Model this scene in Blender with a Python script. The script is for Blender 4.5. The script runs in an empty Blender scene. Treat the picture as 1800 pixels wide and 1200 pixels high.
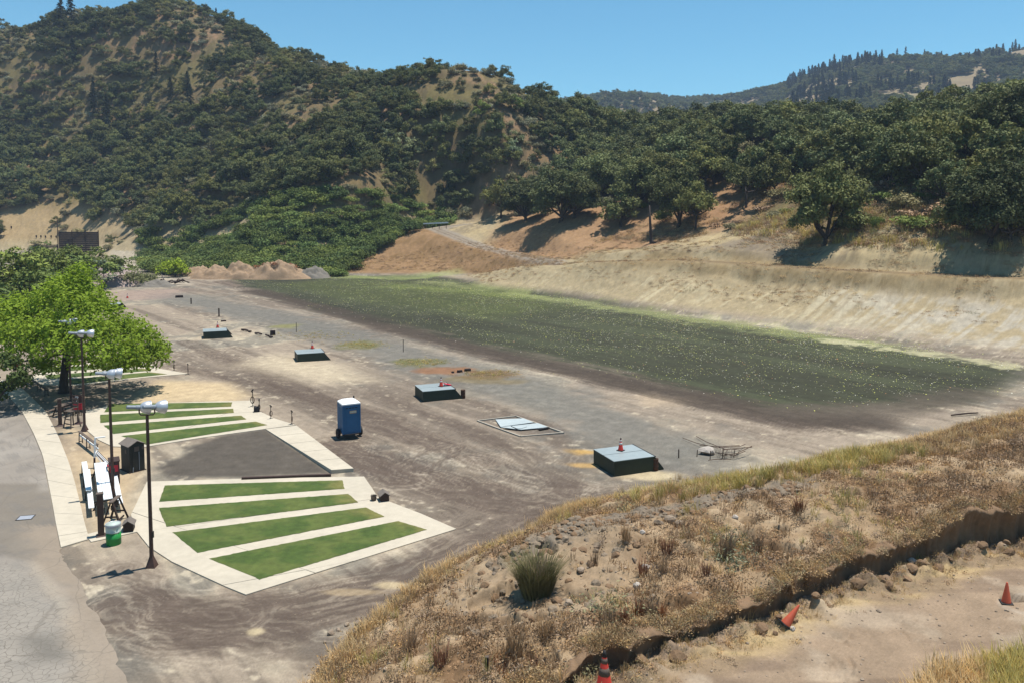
import bpy, math, random
import numpy as np
from mathutils import Matrix, Vector
S = bpy.context.scene
COL = S.collection
R = math.radians

# ------------------------------------------------------------------ camera, sky, sun, exposure
F, PITCH, CY, CAMH = 1399.0, 0.068, -132.0, 14.5        # focal length and shift in photo pixels (1800 wide)
cam_d = bpy.data.cameras.new('camera')
cam = bpy.data.objects.new('camera', cam_d)
COL.objects.link(cam)
cam.location = (0, 0, CAMH)
cam.rotation_euler = (math.pi / 2 - PITCH, 0, 0)
cam_d.sensor_width = 36.0
cam_d.lens = F / 1800 * 36.0
cam_d.shift_y = CY / 1800
cam_d.clip_start = 0.5
cam_d.clip_end = 9000
S.camera = cam
SUN_DIR = Vector((0.76, 0.44, 4.05)).normalized()       # towards the sun
SUN_EL = math.asin(SUN_DIR.z)
SUN_AZ = math.atan2(SUN_DIR.x, SUN_DIR.y)
W = bpy.data.worlds.new('World')
S.world = W
W.use_nodes = True
wn = W.node_tree
for n in list(wn.nodes):
    wn.nodes.remove(n)
wo = wn.nodes.new('ShaderNodeOutputWorld')
bg = wn.nodes.new('ShaderNodeBackground')
sk = wn.nodes.new('ShaderNodeTexSky')
sk.sky_type = 'NISHITA'
sk.sun_disc = False
sk.sun_elevation = SUN_EL
sk.sun_rotation = SUN_AZ
sk.altitude = 100
sk.air_density = 1.0
sk.dust_density = 0.0
sk.ozone_density = 7.0
bg.inputs['Strength'].default_value = 0.093
tint = wn.nodes.new('ShaderNodeMix')                    # the clear cyan-blue of a dry summer noon
tint.data_type = 'RGBA'
tint.blend_type = 'MULTIPLY'
tint.inputs['Factor'].default_value = 1.0
tint.inputs['B'].default_value = (0.67, 1.09, 1.0, 1)
wn.links.new(sk.outputs[0], tint.inputs['A'])
wn.links.new(tint.outputs['Result'], bg.inputs[0])
wn.links.new(bg.outputs[0], wo.inputs[0])
sl = bpy.data.lights.new('sun', 'SUN')
sl.energy = 5.0
sl.angle = R(0.53)
sl.color = (1.0, 0.955, 0.89)
so = bpy.data.objects.new('sun', sl)
COL.objects.link(so)
so.rotation_euler = SUN_DIR.to_track_quat('Z', 'Y').to_euler()
so.location = (40, 40, 200)
S.view_settings.view_transform = 'Standard'
S.view_settings.look = 'None'
S.view_settings.exposure = 0.5
S.view_settings.gamma = 1.0
S.view_settings.use_curve_mapping = False
S.cycles.use_denoising = True
S.cycles.max_bounces = 5
S.cycles.diffuse_bounces = 3
S.cycles.transmission_bounces = 3
S.cycles.volume_bounces = 1
S.cycles.transparent_max_bounces = 8

# ------------------------------------------------------------------ photo pixel -> place
CP, SP = math.cos(PITCH), math.sin(PITCH)
def ray(px, py):
    x = (px - 900) / F
    y = -(py - (600 + CY)) / F
    return np.array([x, CP + y * SP, -SP + y * CP])
def G(px, py, z=0.0):                                   # the place at height z seen at a pixel of the survey photo
    d = ray(px, py)
    t = (z - CAMH) / d[2]
    return np.array([d[0] * t, d[1] * t, z])
def D(px, py, Y):                                       # the place at distance Y seen there
    d = ray(px, py)
    t = Y / d[1]
    return np.array([d[0] * t, Y, CAMH + d[2] * t])
def proj(x, y, z):
    zz = z - CAMH
    Z = y * CP - zz * SP
    Yv = y * SP + zz * CP
    return 900 + F * x / Z, 600 + CY - F * Yv / Z

# ------------------------------------------------------------------ noise
_rng = np.random.default_rng(7)
_T = _rng.random((256, 256)).astype(np.float64)
def vnoise(x, y):
    xi = np.floor(x).astype(np.int64); yi = np.floor(y).astype(np.int64)
    fx = x - xi; fy = y - yi
    fx = fx * fx * (3 - 2 * fx); fy = fy * fy * (3 - 2 * fy)
    a = _T[xi & 255, yi & 255]; b = _T[(xi + 1) & 255, yi & 255]
    c = _T[xi & 255, (yi + 1) & 255]; d = _T[(xi + 1) & 255, (yi + 1) & 255]
    return (a * (1 - fx) + b * fx) * (1 - fy) + (c * (1 - fx) + d * fx) * fy
def fbm(x, y, o=4, g=0.5):
    s = 0.0; a = 1.0; t = 0.0
    for i in range(o):
        s = s + a * vnoise(x * 2 ** i + 17.3 * i, y * 2 ** i + 9.7 * i); t += a; a *= g
    return s / t
def sstep(a, b, x):
    t = np.clip((x - a) / (b - a), 0, 1)
    return t * t * (3 - 2 * t)
def seg_dist(x, y, pts):                                # distance to a polyline and position along it (0..n-1)
    best = np.full(np.shape(x), 1e9); tt = np.zeros(np.shape(x))
    for i in range(len(pts) - 1):
        ax, ay = pts[i][0], pts[i][1]; bx, by = pts[i + 1][0], pts[i + 1][1]
        dx, dy = bx - ax, by - ay
        t = np.clip(((x - ax) * dx + (y - ay) * dy) / (dx * dx + dy * dy + 1e-12), 0, 1)
        d = np.hypot(x - ax - t * dx, y - ay - t * dy)
        m = d < best
        best = np.where(m, d, best); tt = np.where(m, i + t, tt)
    return best, tt
def inpoly(x, y, pts):
    r = np.zeros(np.shape(x), bool); n = len(pts)
    for i in range(n):
        x0, y0 = pts[i][0], pts[i][1]; x1, y1 = pts[(i + 1) % n][0], pts[(i + 1) % n][1]
        if y0 == y1: continue
        c = ((y0 > y) != (y1 > y)) & (x < (x1 - x0) * (y - y0) / (y1 - y0) + x0)
        r ^= c
    return r
def pmask(x, y, pts, soft):                             # 1 inside a polygon, fading over soft metres
    ins = inpoly(x, y, pts)
    d, _ = seg_dist(x, y, list(pts) + [pts[0]])
    sd = np.where(ins, d, -d)
    return sstep(-soft, soft, sd)

# ------------------------------------------------------------------ terrain
def tps_fit(P, lam=0.0):
    P = np.array(P, float); n = len(P); X = P[:, :2] / 100
    r2 = ((X[:, None] - X[None]) ** 2).sum(-1)
    K = 0.5 * r2 * np.log(r2 + 1e-12) + lam * np.eye(n)
    A = np.zeros((n + 3, n + 3)); A[:n, :n] = K; A[:n, n] = 1; A[:n, n + 1:] = X; A[n:, :n] = A[:n, n:].T
    b = np.zeros(n + 3); b[:n] = P[:, 2]
    return X, np.linalg.solve(A, b)
def tps_eval(M, x, y):
    X, w = M; x = x / 100; y = y / 100
    s = w[-3] + w[-2] * x + w[-1] * y
    for i in range(len(X)):
        r2 = (x - X[i, 0]) ** 2 + (y - X[i, 1]) ** 2
        s = s + w[i] * 0.5 * r2 * np.log(r2 + 1e-12)
    return s
hp = []
for a in [(760, 487), (1000, 522), (1200, 553), (1400, 578), (1600, 607), (1800, 640), (2000, 675), (2200, 705)]:
    hp.append(G(*a))
for a in [(1000, 463, 150), (1100, 458, 141), (1200, 457, 133), (1300, 463, 124), (1400, 470, 116), (1500, 476, 109), (1600, 481, 104), (1800, 490, 96), (2000, 497, 89),
          (1440, 425, 125), (1600, 405, 113), (1750, 405, 106), (1250, 425, 146), (1100, 440, 155), (1300, 385, 155),
          (1200, 375, 175), (1000, 385, 192), (870, 402, 212), (1050, 350, 205), (1350, 330, 165), (1550, 345, 130), (1700, 345, 118),
          (1800, 340, 116), (1950, 330, 110), (1280, 272, 200), (1450, 275, 190), (1600, 300, 150), (1750, 280, 150), (1900, 260, 150),
          (1000, 262, 260), (1150, 245, 270), (1300, 236, 270), (1450, 236, 250), (1600, 240, 220), (1800, 215, 190), (2000, 200, 180),
          (980, 205, 290), (930, 172, 285), (880, 138, 285), (800, 130, 290), (700, 148, 310), (560, 118, 345), (430, 66, 385), (330, 22, 410),
          (250, 14, 420), (120, 42, 430), (0, 62, 430), (-200, 90, 430), (0, 250, 350), (200, 250, 345), (400, 250, 310), (550, 235, 280),
          (700, 225, 260), (850, 235, 250), (0, 345, 310), (200, 335, 300), (350, 335, 265), (500, 325, 240), (650, 322, 228), (800, 345, 246),
          (900, 318, 240), (100, 385, 298), (100, 425, 288), (-100, 400, 300), (210, 405, 275), (320, 445, 238), (400, 415, 230), (500, 378, 215),
          (400, 450, 208), (500, 437, 202), (600, 430, 210), (700, 405, 226), (560, 472, 190), (450, 477, 190),
          (738, 404, 212), (665, 444, 201), (622, 471, 192), (800, 452, 194), (850, 466, 182), (895, 460, 177), (700, 470, 190),
          (850, 483, 178), (960, 464, 154), (940, 452, 172), (900, 447, 185), (840, 432, 197), (790, 412, 208), (766, 403, 218), (795, 397, 224)]:
    hp.append(D(*a))
for a in [(300, 478), (230, 480), (100, 470), (-100, 472), (220, 458), (390, 492), (590, 486), (0, 500), (-200, 500)]:
    hp.append(G(*a))
for a in [(600, 540), (1000, 600), (1400, 660), (400, 600), (700, 700), (1000, 800), (200, 600), (-200, 650), (1700, 740), (1900, 800), (300, 900), (900, 1100), (2100, 860), (620, 510), (850, 520), (1150, 580), (300, 520)]:
    g = G(*a); hp.append([g[0], g[1], -1.6])
for x, y, z in [(60, 345, 22), (0, 350, 30), (110, 345, 18), (170, 300, 18), (-60, 400, 40), (-150, 480, 70), (-280, 500, 75), (-420, 480, 60), (-420, 350, 20), (-300, 250, 4),
                (100, 460, -6), (0, 470, -6), (-150, 580, 0), (-350, 600, 0), (250, 460, -6), (200, 180, 38), (170, 90, 14), (0, 0, -2), (120, 20, 2), (-120, 0, -2), (-200, 120, 0)]:
    hp.append([x, y, z])
HILL = tps_fit(hp, 2e-5)
ROADS = [  # carved benches: points, half width
    ([D(960, 464, 154), D(1010, 462, 150), D(1100, 459, 141), D(1200, 457, 133), D(1300, 463, 124), D(1400, 470, 116), D(1500, 476, 109), D(1600, 481, 104), D(1800, 490, 96), D(2000, 497, 89)], 1.6),
    ([D(820, 486, 178), D(880, 478, 170), D(930, 470, 161), D(965, 464, 154), D(972, 457, 161), D(940, 452, 172), D(900, 447, 185), D(840, 432, 197), D(790, 412, 208), D(766, 403, 218), D(795, 397, 224), D(850, 392, 232)], 2.4)]
ep = []
for a in [(545, 1195), (590, 1150), (640, 1100), (690, 1060), (740, 1020), (820, 985), (900, 957), (500, 1260)]:
    ep.append(G(*a))
for x, y in [(2.7, 38), (7, 39.5), (12, 41.5), (20, 46), (30, 52), (40, 58), (55, 66)]:
    ep.append([x, y, 0])
for x, y in [(-8, 24), (-7.3, 28), (-5.8, 32), (-2, 37), (3, 41), (12, 45), (30, 56), (-10, 18), (50, 67)]:
    ep.append([x, y, -1.2])
for a in [(1000, 925, 2.9), (1150, 893, 3.1), (1300, 866, 3.3), (1400, 848, 3.5), (1500, 828, 3.8), (1700, 788, 4.2), (1800, 766, 4.6), (2000, 716, 5.3),
          (900, 975, 2.4), (810, 1015, 1.6), (750, 1065, 1.2), (700, 1150, 1.4), (800, 1100, 1.8), (900, 1050, 2.2), (1000, 1000, 2.6), (1100, 1050, 2.7), (1200, 1000, 2.9),
          (1300, 950, 3.15), (1500, 950, 3.3), (1700, 900, 3.75), (1700, 850, 4.1), (1800, 850, 4.2), (1400, 900, 3.4),
          (940, 1190, 2.5), (1060, 1140, 2.7), (1200, 1100, 2.8), (1380, 1045, 2.9), (1500, 1000, 3.0), (1700, 950, 3.2), (1800, 930, 3.3), (2000, 890, 3.5), (750, 1260, 2.0), (620, 1260, 1.1)]:
    ep.append(G(*a))
EMB = tps_fit(ep, 1e-6)
gl = np.array([G(px, py, 2.55)[:2] for px, py in [(600, 1420), (800, 1262), (940, 1196), (1060, 1152), (1130, 1128), (1200, 1108), (1290, 1080), (1380, 1052), (1450, 1022), (1520, 1000), (1600, 985), (1700, 962), (1800, 942), (2000, 905), (2300, 870)]])
def gully_y(x):
    return np.interp(x, gl[:, 0], gl[:, 1]) + 0.34 * (fbm(x * 0.9 + 3, x * 0 + 5, 4, 0.65) - 0.5) * 2
def track_z(x, y):
    return 2.05 + 0.022 * x + 0.0 * y
def fore(x, y):                                         # the bank and the dirt track above the flat, before roughness
    return tps_eval(EMB, x, y)
def terrain(x, y, detail=True):
    x = np.asarray(x, float); y = np.asarray(y, float)
    h = tps_eval(HILL, x, y)
    m = sstep(0.2, 5.0, h)
    if detail:
        big = np.clip(h, 0, 60) / 60
        h = h + m * ((fbm(x / 28, y / 28, 4) - 0.5) * (2.0 + 9 * big) + (fbm(x / 6 + 4, y / 6, 3) - 0.5) * 1.1)
        u = -0.64 * x + 0.77 * y
        slope_zone = sstep(0.3, 2, h) * (1 - sstep(6, 8, h)) + 0.8 * sstep(7, 8, h) * (1 - sstep(13, 17, h))
        h = h + slope_zone * ((fbm(u / 1.1, (x * .77 + y * .64) / 14, 3) - 0.5) * 0.6 + (fbm(x / 1.6 + 20, y / 1.6, 4, .6) - .5) * .55)
    h = np.where(h > 0, h, 0.0)
    for pts, hw in ROADS:
        pts = np.array(pts)
        d, t = seg_dist(x, y, pts)
        fall = 3.0 if hw < 2 else 7.0
        k = d < hw + fall
        if k.any():
            if hw < 2:
                rz = np.interp(t[k], np.arange(len(pts)), pts[:, 2])
            else:                                       # two legs of the bend lie close together: blend them by nearness
                tt = np.linspace(0, len(pts) - 1, 90); num = 0; den = 0
                for q in tt:
                    p = [np.interp(q, np.arange(len(pts)), pts[:, i]) for i in range(3)]
                    w_ = 1 / (((x[k] - p[0]) ** 2 + (y[k] - p[1]) ** 2) + 1.0) ** 2
                    num = num + w_ * p[2]; den = den + w_
                rz = num / den
            w = 1 - sstep(hw, hw + fall, d[k])
            h[k] = h[k] * (1 - w) + rz * w
    h = np.maximum(h, 0)
    near = (y < 75) & (x > -14)
    e = np.full(x.shape, -1.0)
    if near.any():
        xn, yn = x[near], y[near]
        en = fore(xn, yn)
        me = sstep(-0.1, 0.8, en)
        if detail:
            en = en + me * ((fbm(xn / 2.2, yn / 2.2, 4) - 0.5) * 0.7 + (fbm(xn / 0.5 + 9, yn / 0.5, 3, 0.6) - 0.5) * 0.34)
            pit = sstep(0.66, 0.74, fbm(xn / 1.1 + 40, yn / 1.1 + 3, 3)) * sstep(1.5, 2.2, en)
            en = en - pit * 0.45
        gy = gully_y(xn)
        tz = track_z(xn, yn)
        q = gy - yn
        rub = np.exp(-((q - 0.55) / 0.5) ** 2) * np.clip(fbm(xn / 0.45, yn / 0.45 + 7, 3) - 0.36, 0, 1) * 1.0 if detail else 0
        tr = tz + rub + (fbm(xn / 1.5, yn / 1.5, 3) - 0.5) * 0.09
        wq = sstep(0.0, 0.07, q)
        q = q + 0.30                                    # the step itself is dug in behind the face strip built below
        wq = sstep(0.0, 0.07, q)
        on = (yn < gy + 0.4) & (xn > -8)
        en = np.where(on, en * (1 - wq) + np.minimum(tr, en) * wq, en)
        e[near] = en
    h = np.maximum(h, e)
    if detail:
        flat = 1 - sstep(0.0, 0.5, h)
        h = h + flat * ((fbm(x / 7, y / 7, 3) - 0.5) * 0.10 + (fbm(x / 1.3, y / 1.3, 2) - 0.5) * 0.03 - 0.05) * FLATM(x, y)
    return h
def FLATM(x, y):                                        # 0 on the built yard (road, pavement, pads), 1 on open dirt
    return 1 - pmask(x, y, YARD, 1.2)
YARD = [G(-300, 560)[:2], G(150, 600)[:2], G(360, 655)[:2], G(460, 695)[:2], G(660, 820)[:2], G(835, 930)[:2], G(440, 1075)[:2], G(230, 1010)[:2], G(330, 1300)[:2], G(-900, 1300)[:2], G(-900, 700)[:2]]
def zt(x, y):
    return float(terrain(np.array([x]), np.array([y]))[0])
def hit(px, py, y0=16.0, y1=520.0):                     # first terrain point along the line of sight
    d = ray(px, py)
    ys = np.geomspace(y0, y1, 1400)
    t = ys / d[1]
    xs = d[0] * t; zs = CAMH + d[2] * t
    tz = terrain(xs, ys)
    k = np.nonzero(zs <= tz)[0]
    i = k[0] if len(k) else len(ys) - 1
    return np.array([xs[i], ys[i], tz[i]])

# ------------------------------------------------------------------ building helpers
def A(r, g, b, k=1.0):                                  # measured colour (0-255) of a sunlit level surface -> base colour
    c = np.array([r, g, b], float) / 255
    c = np.where(c <= 0.04045, c / 12.92, ((c + 0.055) / 1.055) ** 2.4)
    return c / 1.95 * k
MATS = {}
def N(t, typ, **kw):
    n = t.nodes.new(typ)
    for k, v in kw.items():
        if k in n.inputs: n.inputs[k].default_value = v
        else: setattr(n, k, v)
    return n
def material(name, col, rough=0.8, metal=0.0, var=0.0, scale=6.0, bump=0.0, spec=0.3, hue=None, trans=0.0, rand=0.0, attr=None, bscale=None):
    """procedural material: base colour broken up by two sizes of noise, optional relief, per-object variation"""
    m = bpy.data.materials.new(name); m.use_nodes = True
    t = m.node_tree; p = t.nodes['Principled BSDF']
    p.inputs['Roughness'].default_value = rough
    p.inputs['Metallic'].default_value = metal
    p.inputs['Specular IOR Level'].default_value = spec
    col = tuple(col)
    if attr:
        base = N(t, 'ShaderNodeAttribute', attribute_name=attr).outputs['Color']
    else:
        rgb = N(t, 'ShaderNodeRGB'); rgb.outputs[0].default_value = (*col, 1); base = rgb.outputs[0]
    tc = N(t, 'ShaderNodeTexCoord')
    geo = N(t, 'ShaderNodeNewGeometry')
    if var > 0:
        n1 = N(t, 'ShaderNodeTexNoise', Scale=scale, Detail=5.0, Roughness=0.65)
        n2 = N(t, 'ShaderNodeTexNoise', Scale=scale * 0.13, Detail=3.0)
        src = geo.outputs['Position']
        t.links.new(src, n1.inputs['Vector']); t.links.new(src, n2.inputs['Vector'])
        ad = N(t, 'ShaderNodeMath', operation='ADD'); t.links.new(n1.outputs['Fac'], ad.inputs[0]); t.links.new(n2.outputs['Fac'], ad.inputs[1])
        mr = N(t, 'ShaderNodeMapRange'); mr.inputs['From Min'].default_value = 0.6; mr.inputs['From Max'].default_value = 1.4
        mr.inputs['To Min'].default_value = 1 - var; mr.inputs['To Max'].default_value = 1 + var
        t.links.new(ad.outputs[0], mr.inputs['Value'])
        if hue is not None:
            mx = N(t, 'ShaderNodeMix', data_type='RGBA'); mx.inputs['B'].default_value = (*hue, 1)
            t.links.new(n2.outputs['Fac'], mx.inputs['Factor']); t.links.new(base, mx.inputs['A']); base = mx.outputs['Result']
        vm = N(t, 'ShaderNodeVectorMath', operation='SCALE'); t.links.new(base, vm.inputs[0]); t.links.new(mr.outputs[0], vm.inputs['Scale'])
        base = vm.outputs[0]
    if rand > 0:
        oi = N(t, 'ShaderNodeObjectInfo')
        mr2 = N(t, 'ShaderNodeMapRange'); mr2.inputs['To Min'].default_value = 1 - rand; mr2.inputs['To Max'].default_value = 1 + rand
        t.links.new(oi.outputs['Random'], mr2.inputs['Value'])
        vm = N(t, 'ShaderNodeVectorMath', operation='SCALE'); t.links.new(base, vm.inputs[0]); t.links.new(mr2.outputs[0], vm.inputs['Scale'])
        base = vm.outputs[0]
        if trans > 0:                                   # plants differ in hue as well
            ml = N(t, 'ShaderNodeMath', operation='MULTIPLY'); ml.inputs[1].default_value = 7.31; t.links.new(oi.outputs['Random'], ml.inputs[0])
            fr = N(t, 'ShaderNodeMath', operation='FRACT'); t.links.new(ml.outputs[0], fr.inputs[0])
            tn = N(t, 'ShaderNodeMix', data_type='RGBA', blend_type='MULTIPLY'); tn.inputs['B'].default_value = (1.38, 1.13, .80, 1)
            t.links.new(fr.outputs[0], tn.inputs['Factor']); t.links.new(base, tn.inputs['A']); base = tn.outputs['Result']
    t.links.new(base, p.inputs['Base Color'])
    if bump > 0:
        nb = N(t, 'ShaderNodeTexNoise', Scale=bscale or scale * 2, Detail=6.0, Roughness=0.7)
        t.links.new(geo.outputs['Position'], nb.inputs['Vector'])
        b = N(t, 'ShaderNodeBump', Strength=min(1, bump), Distance=0.03 * max(1, bump)); t.links.new(nb.outputs['Fac'], b.inputs['Height'])
        t.links.new(b.outputs[0], p.inputs['Normal'])
    if trans > 0:
        tr = N(t, 'ShaderNodeBsdfTranslucent'); t.links.new(base, tr.inputs['Color'])
        ms = N(t, 'ShaderNodeMixShader'); ms.inputs[0].default_value = trans
        out = t.nodes['Material Output']
        t.links.new(p.outputs[0], ms.inputs[1]); t.links.new(tr.outputs[0], ms.inputs[2]); t.links.new(ms.outputs[0], out.inputs['Surface'])
    MATS[name] = m
    return m
def link(o, parent=None):
    COL.objects.link(o)
    if parent is not None: o.parent = parent
    return o
def raw_mesh(name, v, f, mat=None, smooth=False):
    me = bpy.data.meshes.new(name)
    v = np.asarray(v, np.float32)
    if isinstance(f, np.ndarray):
        k = f.shape[1]
        me.vertices.add(len(v)); me.vertices.foreach_set('co', v.ravel())
        me.loops.add(f.size); me.loops.foreach_set('vertex_index', f.ravel().astype(np.int32))
        me.polygons.add(len(f)); me.polygons.foreach_set('loop_start', np.arange(0, f.size, k, dtype=np.int32))
        try: me.polygons.foreach_set('loop_total', np.full(len(f), k, np.int32))
        except Exception: pass
        me.update(calc_edges=True); me.validate()
    else:
        me.from_pydata([tuple(map(float, a)) for a in v], [], f)
    if mat is not None:
        for m in (mat if isinstance(mat, (list, tuple)) else [mat]): me.materials.append(m)
    if smooth: me.polygons.foreach_set('use_smooth', np.ones(len(me.polygons), bool))
    return me
class MB:
    """collects shapes into one mesh"""
    def __init__(s): s.v = []; s.f = []; s.mi = []; s.cur = 0
    def add(s, v, f):
        o = len(s.v); s.v += [tuple(map(float, a)) for a in v]
        for q in f: s.f.append([i + o for i in q]); s.mi.append(s.cur)
        return s
    def box(s, c, d, rz=0.0, rx=0.0, ry=0.0, taper=1.0):
        M = Matrix.Translation(c) @ Matrix.Rotation(rz, 4, 'Z') @ Matrix.Rotation(ry, 4, 'Y') @ Matrix.Rotation(rx, 4, 'X')
        a, b, h = d[0] / 2, d[1] / 2, d[2] / 2
        P = [(-a, -b, -h), (a, -b, -h), (a, b, -h), (-a, b, -h), (-a * taper, -b * taper, h), (a * taper, -b * taper, h), (a * taper, b * taper, h), (-a * taper, b * taper, h)]
        return s.add([M @ Vector(p) for p in P], [(3, 2, 1, 0), (4, 5, 6, 7), (0, 1, 5, 4), (1, 2, 6, 5), (2, 3, 7, 6), (3, 0, 4, 7)])
    def bar(s, p, q, w=0.05, h=None, up=(0, 0, 1)):      # square bar from p to q
        p, q = Vector(p), Vector(q); d = (q - p); L = d.length; d.normalize()
        u = Vector(up)
        if abs(d.dot(u)) > 0.97: u = Vector((0, 1, 0))
        a = d.cross(u).normalized(); b = a.cross(d).normalized(); h = h or w
        P = []
        for e in (p, q):
            for i, j in ((-1, -1), (1, -1), (1, 1), (-1, 1)): P.append(e + a * i * w / 2 + b * j * h / 2)
        return s.add(P, [(3, 2, 1, 0), (4, 5, 6, 7), (0, 1, 5, 4), (1, 2, 6, 5), (2, 3, 7, 6), (3, 0, 4, 7)])
    def tube(s, pts, rad, n=8, cap=True):
        pts = [Vector(p) for p in pts]
        if not isinstance(rad, (list, tuple)): rad = [rad] * len(pts)
        o = len(s.v); rings = []
        prev = None
        for i, p in enumerate(pts):
            d = (pts[min(i + 1, len(pts) - 1)] - pts[max(i - 1, 0)])
            d = d.normalized() if d.length > 1e-9 else Vector((0, 0, 1))
            if prev is None:
                u = Vector((0, 0, 1)) if abs(d.z) < 0.9 else Vector((1, 0, 0))
            else: u = prev
            a = d.cross(u)
            if a.length < 1e-6: a = d.cross(Vector((0.3, 1, 0.1)))
            a.normalize(); b = a.cross(d).normalized(); prev = b
            rings.append([p + (a * math.cos(2 * math.pi * k / n) + b * math.sin(2 * math.pi * k / n)) * rad[i] for k in range(n)])
        v = [q for r in rings for q in r]; f = []
        for i in range(len(rings) - 1):
            for k in range(n): f.append((i * n + k, i * n + (k + 1) % n, (i + 1) * n + (k + 1) % n, (i + 1) * n + k))
        if cap:
            f.append(tuple(reversed(range(n)))); f.append(tuple((len(rings) - 1) * n + k for k in range(n)))
        return s.add(v, f)
    def lathe(s, prof, n=16, M=None, cap=True):                   # profile of (r, z)
        M = M or Matrix.Identity(4); v = []; f = []
        for r, z in prof:
            for k in range(n): v.append(M @ Vector((r * math.cos(2 * math.pi * k / n), r * math.sin(2 * math.pi * k / n), z)))
        for i in range(len(prof) - 1):
            for k in range(n): f.append((i * n + k, i * n + (k + 1) % n, (i + 1) * n + (k + 1) % n, (i + 1) * n + k))
        if cap and prof[0][0] > 1e-6: f.append(tuple(reversed(range(n))))
        if cap and prof[-1][0] > 1e-6: f.append(tuple((len(prof) - 1) * n + k for k in range(n)))
        return s.add(v, f)
    def prism(s, poly, z0, z1):
        n = len(poly)
        a = sum(poly[i][0] * poly[(i + 1) % n][1] - poly[(i + 1) % n][0] * poly[i][1] for i in range(n))
        if a < 0: poly = list(reversed(poly))
        zz0 = z0 if hasattr(z0, '__len__') else [z0] * n
        zz1 = z1 if hasattr(z1, '__len__') else [z1] * n
        v = [(p[0], p[1], zz0[i]) for i, p in enumerate(poly)] + [(p[0], p[1], zz1[i]) for i, p in enumerate(poly)]
        f = [tuple(reversed(range(n))), tuple(range(n, 2 * n))] + [(i, (i + 1) % n, n + (i + 1) % n, n + i) for i in range(n)]
        return s.add(v, f)
    def mesh(s, name, mat, smooth=False):
        me = raw_mesh(name, s.v, s.f, mat)
        if smooth:
            me.polygons.foreach_set('use_smooth', np.ones(len(me.polygons), bool))
        if isinstance(mat, (list, tuple)): me.polygons.foreach_set('material_index', s.mi)
        return me
    def obj(s, name, mat, parent=None, smooth=False, bevel=0.0):
        o = bpy.data.objects.new(name, s.mesh(name, mat, smooth))
        if bevel > 0:
            b = o.modifiers.new('edge', 'BEVEL'); b.width = bevel; b.segments = 2; b.limit_method = 'ANGLE'
        return link(o, parent)
def tag(o, label=None, cat=None, group=None, kind=None):
    if label: o['label'] = label
    if cat: o['category'] = cat
    if group: o['group'] = group
    if kind: o['kind'] = kind
    return o
def thing(name, label, cat, loc=(0, 0, 0), rz=0.0, group=None):
    o = bpy.data.objects.new(name, None); o.empty_display_size = 0.2
    link(o); o.location = loc; o.rotation_euler = (0, 0, rz)
    return tag(o, label, cat, group)
def copy_tree(o, parent=None):
    c = o.copy(); link(c)
    if parent is not None:
        c.parent = parent
    for ch in list(o.children): copy_tree(ch, c)
    return c
def dup(o, loc, rz, label, group=None):
    c = copy_tree(o); c.location = loc; c.rotation_euler = (0, 0, rz); c['label'] = label
    if group: c['group'] = group
    return c

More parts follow.
